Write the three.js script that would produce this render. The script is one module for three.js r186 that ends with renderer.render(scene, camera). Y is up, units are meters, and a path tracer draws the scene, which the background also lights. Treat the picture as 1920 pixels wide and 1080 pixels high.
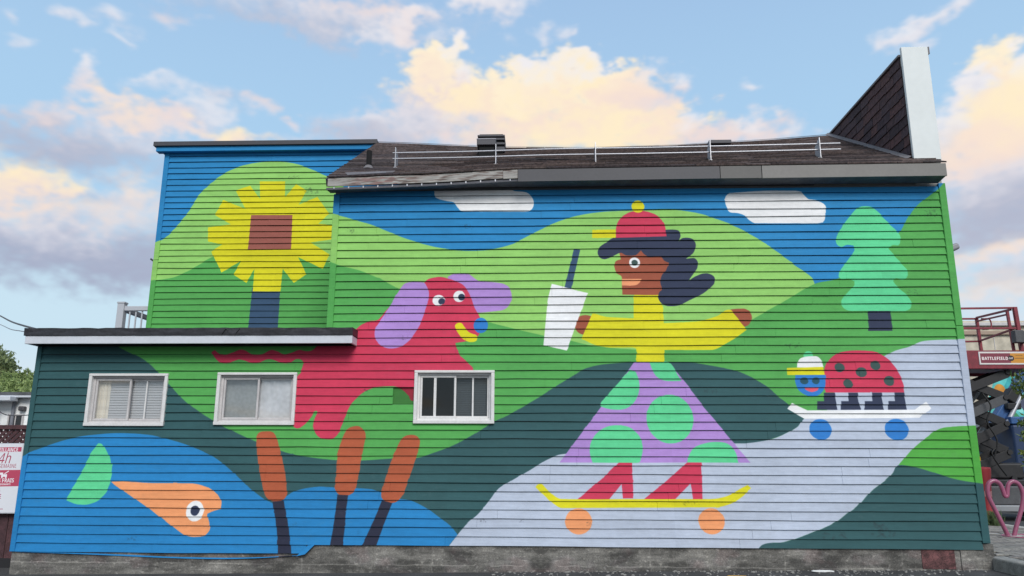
import * as THREE from 'three';
import { mergeGeometries } from 'three/addons/utils/BufferGeometryUtils.js';
import { RoundedBoxGeometry } from 'three/addons/geometries/RoundedBoxGeometry.js';
import { createNoise2D, createNoise3D } from 'simplex-noise';

// ---------------------------------------------------------------- camera, sky, sun, exposure
const EXPOSURE = 1.9, SUN = 1.4;
const scene = new THREE.Scene();
const camera = new THREE.PerspectiveCamera(41.03, 16 / 9, 0.1, 2000);
{
  const p = THREE.MathUtils.degToRad(12.6), y = THREE.MathUtils.degToRad(-2.1), r = THREE.MathUtils.degToRad(0.2);
  const fw = new THREE.Vector3(Math.sin(y) * Math.cos(p), Math.sin(p), -Math.cos(y) * Math.cos(p));
  const rt = new THREE.Vector3().crossVectors(fw, new THREE.Vector3(0, 1, 0)).normalize(), up = new THREE.Vector3().crossVectors(rt, fw);
  const right = rt.clone().multiplyScalar(Math.cos(r)).addScaledVector(up, Math.sin(r));
  const top = rt.clone().multiplyScalar(-Math.sin(r)).addScaledVector(up, Math.cos(r));
  camera.matrixAutoUpdate = true;
  camera.position.set(0, 1.52, 10.09);
  camera.quaternion.setFromRotationMatrix(new THREE.Matrix4().makeBasis(right, top, fw.clone().negate()));
}
const renderer = new THREE.WebGLRenderer({ antialias: true });
renderer.toneMapping = THREE.LinearToneMapping;
renderer.toneMappingExposure = EXPOSURE;
renderer.shadowMap.enabled = true;

function rng(seed) { let s = seed >>> 0; return () => { s = (s + 0x6d2b79f5) | 0; let t = Math.imul(s ^ (s >>> 15), 1 | s); t = (t + Math.imul(t ^ (t >>> 7), 61 | t)) ^ t; return ((t ^ (t >>> 14)) >>> 0) / 4294967296; }; }
const n2 = createNoise2D(rng(11)), n2b = createNoise2D(rng(12)), n3 = createNoise3D(rng(13));
const clamp = (x, a = 0, b = 1) => Math.min(b, Math.max(a, x)), lerp = (a, b, t) => a + (b - a) * t, sstep = (a, b, x) => { const t = clamp((x - a) / (b - a)); return t * t * (3 - 2 * t); };
const fbm = (x, y, o = 4, f = n2) => { let s = 0, a = 0.5; for (let i = 0; i < o; i++, a *= 0.5, x = x * 2.03 + 17.1, y = y * 2.03 - 9.7) s += a * f(x, y); return s; };
const billow = (x, y, o = 4) => { let s = 0, a = 0.5; for (let i = 0; i < o; i++, a *= 0.55, x = x * 2.1 + 5.3, y = y * 2.1 + 1.9) s += a * (1 - 2 * Math.abs(n2b(x, y))); return s; };

// clouds seen that evening: azimuth, elevation, half width, half height (degrees), lit tint, shaded tint, density, softness
const TINT = { lavender: [172, 180, 203], dusk: [166, 174, 198], pale: [222, 222, 232], peach: [250, 229, 212], warm: [255, 238, 205], pink: [240, 221, 217], grey: [190, 193, 210], white: [240, 238, 242], cream: [255, 241, 214] };
const PUFFS = [
  [-33.2,13.2,10.0,2.1,'lavender','dusk',0.95,1],
  [-29.0,12.6,5.2,1.2,'lavender','dusk',0.8,1.2],
  [-35.1,13.9,4.1,1.3,'pale','lavender',0.8,1.2],
  [-31.0,15.7,4.1,1.0,'peach','pale',0.75,1.2],
  [-36.1,15.2,2.3,0.8,'peach','pale',0.7,1.2],
  [-29.3,17.1,2.0,1.3,'peach','pale',0.8,1.1],
  [-33.0,17.0,4.6,0.7,'pale','lavender',0.5,1.4],
  [-36.1,17.4,2.2,1.5,'warm','pink',1,0.8],
  [-34.8,17.2,2.1,0.9,'warm','pink',0.85,1],
  [-37.2,16.7,1.7,1.3,'warm','pink',0.9,0.8],
  [-33.0,19.6,4.7,1.1,'grey','lavender',0.85,1.1],
  [-35.9,20.0,2.8,1.0,'grey','lavender',0.7,1.2],
  [-30.6,20.8,4.3,0.9,'pale','grey',0.8,1.1],
  [-35.3,21.6,1.8,0.7,'pink','grey',0.85,1],
  [-34.3,22.2,1.1,0.5,'pink','pale',0.7,1.1],
  [-31.7,23.5,1.6,0.7,'peach','pale',0.9,0.9],
  [-33.3,25.1,0.6,0.6,'white','pale',0.8,1],
  [-33.6,24.3,0.6,0.7,'white','pale',0.75,1.1],
  [-33.5,23.6,0.8,0.7,'pink','pale',0.6,1.2],
  [-29.5,22.3,3.2,0.8,'peach','pink',0.9,0.9],
  [-27.1,22.5,2.5,0.8,'pink','pale',0.85,1],
  [-25.3,23.8,1.5,0.8,'white','pale',0.75,1.1],
  [-27.9,24.7,2.1,0.5,'white','pale',0.55,1.3],
  [-28.7,25.3,1.0,0.3,'white','pale',0.6,1.2],
  [-24.2,24.8,1.5,0.6,'pale','grey',0.6,1.3],
  [-21.6,24.7,0.8,0.5,'pink','pale',0.7,1.1],
  [-19.5,23.8,0.6,0.4,'pink','pale',0.7,1],
  [-23.3,22.3,2.2,0.6,'warm','pink',0.95,0.8],
  [-18.7,22.6,2.7,0.4,'pale','grey',0.5,1.4],
  [-14.7,23.8,2.4,0.9,'pale','grey',0.55,1.5],
  [-19.4,31.4,9.6,1.3,'pale','grey',0.7,1.5],
  [-16.0,30.7,5.0,1.2,'pale','grey',0.75,1.3],
  [-20.9,30.3,4.3,0.6,'grey','grey',0.45,1.6],
  [-28.1,29.3,1.1,0.5,'pink','pale',0.6,1.3],
  [-12.6,30.2,1.9,0.9,'white','pale',0.9,1],
  [-10.3,31.7,1.0,0.9,'white','pink',0.9,0.9],
  [-11.6,31.0,1.3,0.8,'white','pink',0.85,1],
  [-13.9,31.7,3.8,0.9,'pink','pale',0.7,1.2],
  [-5.1,32.8,2.2,0.6,'white','pale',0.9,1],
  [-2.8,32.7,1.9,0.6,'white','pale',0.8,1.1],
  [-7.0,32.6,1.0,0.3,'white','pale',0.5,1.3],
  [-34.2,27.5,0.9,0.3,'white','pale',0.7,1.2],
  [-32.0,28.3,1.2,0.6,'white','pale',0.7,1.2],
  [-37.6,25.7,0.6,0.3,'white','pale',0.6,1.3],
  [-38.7,27.0,0.5,0.4,'white','pale',0.6,1.3],
  [-31.8,27.1,0.7,0.3,'white','pale',0.6,1.3],
  [-8.3,30.5,1.1,0.3,'white','pale',0.5,1.5],
  [0.2,30.9,0.7,0.4,'white','pale',0.6,1.4],
  [2.4,30.9,1.0,0.3,'white','pale',0.6,1.4],
  [3.3,31.1,0.4,0.2,'white','pale',0.6,1.3],
  [-2.6,30.8,0.6,0.4,'white','pale',0.3,1.6],
  [16.4,26.1,0.9,0.3,'white','pale',0.75,1.2],
  [26.9,27.5,1.2,0.5,'white','pale',0.85,1.1],
  [28.1,27.9,1.1,0.4,'white','pale',0.9,1],
  [29.4,28.2,1.0,0.4,'white','pale',0.85,1.1],
  [30.6,28.5,0.8,0.3,'white','pale',0.8,1.1],
  [26.0,27.1,0.7,0.4,'white','pale',0.6,1.3],
  [28.7,27.0,0.7,0.3,'white','pale',0.6,1.2],
  [33.8,25.7,0.6,0.2,'white','pale',0.3,1.5],
  [-12.2,23.4,3.7,1.0,'pale','grey',0.7,1.4],
  [-9.0,24.7,3.8,1.5,'pink','pale',0.9,1.1],
  [-13.5,24.6,1.0,0.4,'white','pale',0.55,1.4],
  [-7.8,27.2,3.3,2.3,'cream','pink',1,0.55],
  [-8.7,28.6,2.0,1.2,'cream','peach',1,0.55],
  [-6.6,29.5,0.9,0.9,'white','cream',1,0.55],
  [-5.6,28.2,0.7,0.8,'white','pink',0.8,0.8],
  [-4.7,26.0,3.9,1.6,'warm','peach',1,0.6],
  [-3.7,26.9,1.4,1.0,'cream','peach',1,0.6],
  [-0.4,26.4,3.4,2.2,'cream','warm',1,0.5],
  [2.2,27.7,3.4,1.9,'cream','peach',1,0.5],
  [0.2,28.4,1.5,1.0,'white','cream',0.95,0.6],
  [4.1,27.6,2.1,1.6,'white','cream',1,0.5],
  [2.2,29.1,1.1,0.6,'white','cream',1,0.6],
  [3.9,29.0,0.9,0.5,'white','cream',1,0.6],
  [5.1,26.3,3.8,2.1,'warm','cream',1,0.5],
  [6.7,27.8,1.3,0.8,'cream','peach',1,0.7],
  [6.4,25.1,4.6,1.8,'peach','warm',1,0.6],
  [8.8,27.3,0.9,0.9,'white','pink',0.8,0.9],
  [8.3,26.4,2.5,1.3,'peach','pink',0.95,0.8],
  [11.9,27.2,0.9,0.6,'white','pink',0.85,1],
  [10.1,25.9,1.6,0.7,'pink','pale',0.7,1.1],
  [4.2,23.7,8.4,1.5,'warm','warm',1,0.7],
  [9.6,23.7,2.9,1.3,'peach','warm',0.95,0.7],
  [-0.4,24.2,4.7,1.3,'peach','warm',0.9,0.8],
  [13.6,23.0,3.5,1.0,'pink','pink',0.9,0.9],
  [17.5,22.8,2.3,0.7,'pink','pale',0.8,1.1],
  [12.1,24.2,1.0,0.7,'white','pink',0.7,1.2],
  [16.4,23.4,1.0,0.6,'white','pink',0.7,1.2],
  [19.7,22.5,0.7,0.4,'white','pale',0.5,1.3],
  [-9.8,24.2,4.6,1.3,'pale','grey',0.85,1.2],
  [-13.5,23.2,3.7,0.8,'grey','grey',0.7,1.3],
  [-5.1,23.5,4.7,0.7,'pink','pale',0.7,1.2],
  [-2.1,24.5,2.6,0.8,'pink','peach',0.6,1.3],
  [32.3,14.6,5.4,2.0,'grey','grey',0.9,1.1],
  [31.3,17.4,3.2,1.5,'pale','grey',0.85,1.1],
  [33.1,22.4,3.0,2.8,'cream','warm',1,0.45],
  [31.8,23.7,1.6,1.6,'cream','peach',1,0.5],
  [30.6,23.0,1.4,1.4,'white','pale',1,0.6],
  [34.1,24.1,1.1,1.1,'white','cream',1,0.5],
  [32.3,20.7,4.1,2.1,'warm','peach',1,0.6],
  [31.2,19.1,3.8,1.6,'peach','pink',0.95,0.8],
  [29.6,21.5,1.4,1.3,'white','pale',0.8,0.9],
  [33.3,17.4,2.5,1.6,'pale','grey',0.8,1],
  [31.3,13.0,3.2,0.7,'peach','pale',0.75,1.1],
  [30.5,10.6,2.6,0.7,'peach','pale',0.75,1.1],
  [31.7,11.5,3.1,0.7,'pale','grey',0.7,1.2],
  [30.6,9.1,3.4,0.8,'pale','pale',0.6,1.4],
  [31.7,15.5,4.0,1.8,'grey','lavender',0.9,1.1],
  [30.0,17.0,1.8,1.2,'pale','grey',0.8,1.2],
  [31.6,12.7,2.8,0.6,'peach','pale',0.8,1.1],
];

{
  const W = 2048, H = 2048, data = new Float32Array(W * H * 4), rgb = (css) => new THREE.Color(css).toArray();
  const tint = Object.fromEntries(Object.entries(TINT).map(([k, v]) => [k, new THREE.Color().setRGB(v[0] / 255, v[1] / 255, v[2] / 255, THREE.SRGBColorSpace).toArray()]));
  const zen = rgb('#9bbbe2'), mid = rgb('#abd0ef'), low = rgb('#cae4f3'), hor = rgb('#e6eaf0'), ground = rgb('#5b5a56');
  const puffs = PUFFS.map(([a, e, ra, re, hi, lo, op, soft]) => ({ a, e, ra, re, hi: tint[hi], lo: tint[lo], op, soft }));
  for (let row = 0; row < H; row++) {
    const e = ((row + 0.5) / H - 0.5) * 180, el = (e * Math.PI) / 180;
    const up = Math.max(e, 0), base = [0, 1, 2].map((c) => up < 9 ? lerp(hor[c], low[c], sstep(0, 9, up)) : up < 20 ? lerp(low[c], mid[c], sstep(9, 20, up)) : lerp(mid[c], zen[c], sstep(20, 42, up)));
    const near = puffs.filter((p) => Math.abs(p.e - e) < p.re * 2.2 + 1.5);
    for (let k = 0; k < W; k++) {
      const az = ((k + 0.5) / W - 0.25) * 360, a = az > 180 ? az - 360 : az, i = (row * W + k) * 4;
      let c0 = base[0], c1 = base[1], c2 = base[2];
      const over = (hi, lo, t, d) => { c0 = lerp(c0, lerp(lo[0], hi[0], t), d); c1 = lerp(c1, lerp(lo[1], hi[1], t), d); c2 = lerp(c2, lerp(lo[2], hi[2], t), d); };
      const framed = e > -2 ? 1 - sstep(40, 47, Math.abs(a + 2)) : 0;
      const inside = framed * (1 - sstep(33, 40, e));
      if (e > 0 && inside < 1) {                                   // the same broken cloud goes on round the sky
        const x = Math.cos(el) * Math.sin(az * Math.PI / 180), z = -Math.cos(el) * Math.cos(az * Math.PI / 180), y = Math.sin(el) + 0.12;
        const px = x / y, pz = z / y, f = n3(px * 0.8, 3.1, pz * 0.8) * 0.6 + n3(px * 2.1, 7.7, pz * 2.1) * 0.3 + n3(px * 5, 1.3, pz * 5) * 0.14;
        over(tint.cream, tint.grey, clamp(0.5 + f * 0.7), sstep(0.0, 0.5, f) * 0.9 * (1 - inside));
      }
      if (inside > 0) {
        const wx = fbm(a * 0.16, e * 0.3, 4) * 1.7, wy = fbm(a * 0.16 + 40, e * 0.3 + 9, 4) * 1.15;
        const A = a + wx, E = e + wy, bil = billow(a * 0.3, e * 0.42, 4), fine = fbm(a * 0.9, e * 1.1, 4), lump = Math.abs(n2(a * 0.22, e * 0.3)) * 0.9 + Math.abs(n2b(a * 0.52 + 9, e * 0.66)) * 0.62 + Math.abs(n2(a * 1.2 + 30, e * 1.45)) * 0.34 + Math.abs(n2b(a * 2.5, e * 2.9)) * 0.16 - 0.62, wisp = clamp(0.5 + fbm(a * 0.45 + 70, e * 0.8 - a * 0.12, 4), 0, 0.6);
        for (const p of near) {
          const dx = (A - p.a) / p.ra, dy = (E - p.e) / p.re, q = dx * dx + dy * dy;
          if (q > 4.5) continue;
          const s = p.soft * (p.soft < 0.8 ? lerp(1.0, 2.0, sstep(0.1, -0.7, dy)) : 1.25), d = 1 - Math.sqrt(q) + (p.soft < 0.8 ? 0.1 + 0.55 * lump + 0.1 * fine : 0.16 + 0.34 * bil + 0.3 * fine);
          const dens = sstep(-0.12 - 0.3 * (s - 0.4), 0.12 + 0.72 * s, d) * p.op * inside * (p.soft <= 0.8 ? 1 : p.op > 0.74 ? 0.9 + 0.2 * wisp : 0.72 + 0.5 * wisp);
          if (dens <= 0) continue;
          over(p.hi, p.lo, clamp(0.5 + dy * 0.55 + (p.soft < 0.8 ? lump * 0.45 : bil * 0.3) + fine * 0.25), dens);
        }
      }
      if (e < 0) { const g = sstep(0, -6, e); c0 = lerp(c0, ground[0], g); c1 = lerp(c1, ground[1], g); c2 = lerp(c2, ground[2], g); }
      data[i] = c0 / EXPOSURE; data[i + 1] = c1 / EXPOSURE; data[i + 2] = c2 / EXPOSURE; data[i + 3] = 1;
    }
  }
  const sky = new THREE.DataTexture(data, W, H, THREE.RGBAFormat, THREE.FloatType);
  sky.mapping = THREE.EquirectangularReflectionMapping; sky.magFilter = sky.minFilter = THREE.LinearFilter; sky.needsUpdate = true;
  scene.background = sky; scene.environment = sky;
}
const sun = new THREE.DirectionalLight(new THREE.Color(1, 0.955, 0.9), SUN);
sun.position.set(8, 23, 27); sun.target.position.set(0, 2, 0); sun.castShadow = true; sun.shadow.radius = 48;
Object.assign(sun.shadow.camera, { left: -30, right: 30, top: 25, bottom: -25, near: 1, far: 90 }); sun.shadow.mapSize.set(2048, 2048);
scene.add(sun, sun.target);

// ---------------------------------------------------------------- helpers
const used = new Map();
const numbered = (name) => { const k = used.get(name) ?? 0; used.set(name, k + 1); return k ? name + '_' + String(k).padStart(3, '0') : name; };
function thing(name, label, category, pos = [0, 0, 0], group) {
  const o = new THREE.Group(); o.name = numbered(name); o.position.set(...pos); o.userData = { label, category };
  if (group) o.userData.group = group;
  scene.add(o); return o;
}
const origin = (o) => { const v = new THREE.Vector3(); for (let p = o; p && p !== scene; p = p.parent) v.add(p.position); return v; };
// geometry is given in world metres; a part hangs under its parent at the parent's own base
function part(parent, name, geo, material, extra) {
  const m = new THREE.Mesh(Array.isArray(geo) ? merge(geo) : geo, material);
  m.name = name; m.castShadow = m.receiveShadow = true;
  if (parent === scene) m.name = numbered(name); else m.position.copy(origin(parent)).negate();
  if (extra) Object.assign(m.userData, extra);
  parent.add(m); return m;
}
function subgroup(parent, name, extra) { const g = new THREE.Group(); g.name = name; if (extra) Object.assign(g.userData, extra); parent.add(g); return g; }
function whole(name, label, category, geo, material, group) { const m = part(scene, name, geo, material); m.userData = { label, category }; if (group) m.userData.group = group; return m; }
function ground(name, geo, material, extra) { const m = part(scene, name, geo, material); m.userData = { kind: 'structure', ...extra }; return m; }
const merge = (list) => mergeGeometries(list.map((g) => { const q = g.index ? g.toNonIndexed() : g; for (const k of Object.keys(q.attributes)) if (!['position', 'normal', 'uv'].includes(k)) q.deleteAttribute(k); return q; }));
// boxes carry uv in metres
function metre(g) {
  const p = g.attributes.position, n = g.attributes.normal, uv = g.attributes.uv;
  for (let i = 0; i < p.count; i++) {
    const ax = Math.abs(n.getX(i)), ay = Math.abs(n.getY(i)), az = Math.abs(n.getZ(i));
    if (az >= ax && az >= ay) uv.setXY(i, p.getX(i), p.getY(i)); else if (ax >= ay) uv.setXY(i, p.getZ(i), p.getY(i)); else uv.setXY(i, p.getX(i), p.getZ(i));
  }
  return g;
}
const box = (x0, x1, y0, y1, z0, z1) => metre(new THREE.BoxGeometry(x1 - x0, y1 - y0, z1 - z0).translate((x0 + x1) / 2, (y0 + y1) / 2, (z0 + z1) / 2));
const rbox = (x0, x1, y0, y1, z0, z1, r = 0.01) => metre(new RoundedBoxGeometry(x1 - x0, y1 - y0, z1 - z0, 2, Math.min(r, (x1 - x0) / 2.1, (y1 - y0) / 2.1, (z1 - z0) / 2.1)).translate((x0 + x1) / 2, (y0 + y1) / 2, (z0 + z1) / 2));
const V = (a) => new THREE.Vector3(...a);
function bar(a, b, w, h = w, ref = [0, 1, 0]) {                     // a square bar from a to b
  const A = V(a), B = V(b), d = B.clone().sub(A), L = d.length(), z = d.normalize();
  let y = V(ref); if (Math.abs(y.dot(z)) > 0.98) y = new THREE.Vector3(1, 0, 0);
  const x = new THREE.Vector3().crossVectors(y, z).normalize(); y = new THREE.Vector3().crossVectors(z, x);
  return metre(new RoundedBoxGeometry(w, h, L, 1, Math.min(w, h) * 0.12)).applyMatrix4(new THREE.Matrix4().makeBasis(x, y, z).setPosition(A.add(B).multiplyScalar(0.5)));
}
const rod = (a, b, r, r2 = r, n = 12) => { const A = V(a), B = V(b), d = B.clone().sub(A), g = new THREE.CylinderGeometry(r2, r, d.length(), n); g.applyQuaternion(new THREE.Quaternion().setFromUnitVectors(new THREE.Vector3(0, 1, 0), d.clone().normalize())); return g.translate(...A.add(B).multiplyScalar(0.5).toArray()); };
const tube = (pts, r, seg = 60, closed = false, tension = 0.5) => new THREE.TubeGeometry(new THREE.CatmullRomCurve3(pts.map(V), closed, 'centripetal', tension), seg, r, 10, closed);
// a free mesh out of quads (a, b, c, d counter-clockwise) with flat normals and a uv of its own per corner
function quads(list) {
  const pos = [], uv = [];
  for (const [a, b, c, d, ua, ub, uc, ud] of list) { pos.push(...a, ...b, ...c, ...a, ...c, ...d); const w = [ua, ub, uc, ua, uc, ud]; w.forEach((u) => uv.push(...(u ?? [0, 0]))); }
  const g = new THREE.BufferGeometry(); g.setAttribute('position', new THREE.Float32BufferAttribute(pos, 3)); g.setAttribute('uv', new THREE.Float32BufferAttribute(uv, 2)); g.computeVertexNormals(); return g;
}
const canvas = (w, h) => { const c = document.createElement('canvas'); c.width = w; c.height = h; return c; };
function canvasTexture(c) { const t = new THREE.CanvasTexture(c); t.colorSpace = THREE.SRGBColorSpace; t.magFilter = THREE.LinearFilter; t.wrapS = t.wrapT = THREE.ClampToEdgeWrapping; return t; }
function grain(size, metres, fn, srgb = true) {                     // a computed texture; fn(x, y in metres) gives a colour (sRGB 0..255) or one height
  const d = new Uint8Array(size * size * 4);
  for (let y = 0; y < size; y++) for (let x = 0; x < size; x++) { const v = fn((x / size) * metres, (y / size) * metres), i = (y * size + x) * 4; if (v.length) { d[i] = clamp(v[0], 0, 255); d[i + 1] = clamp(v[1], 0, 255); d[i + 2] = clamp(v[2], 0, 255); } else d[i] = d[i + 1] = d[i + 2] = clamp(v * 255, 0, 255); d[i + 3] = 255; }
  const t = new THREE.DataTexture(d, size, size); t.magFilter = t.minFilter = THREE.LinearFilter; t.wrapS = t.wrapT = THREE.MirroredRepeatWrapping; t.repeat.set(1 / metres, 1 / metres); if (srgb) t.colorSpace = THREE.SRGBColorSpace; t.needsUpdate = true; return t;
}
const mat = (color, roughness = 0.7, o = {}) => new THREE.MeshStandardMaterial({ color, roughness, ...o });
const speck = (css, amount, scale, metres = 1.5, o = {}) => { const c = new THREE.Color(css).getRGB(new THREE.Color(), THREE.SRGBColorSpace); return grain(256, metres, (x, y) => { const k = 1 + amount * (fbm(x * scale, y * scale, 4) + 0.5 * n2b(x * scale * 7, y * scale * 7)); return [c.r * 255 * k, c.g * 255 * k, c.b * 255 * k]; }); };

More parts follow.
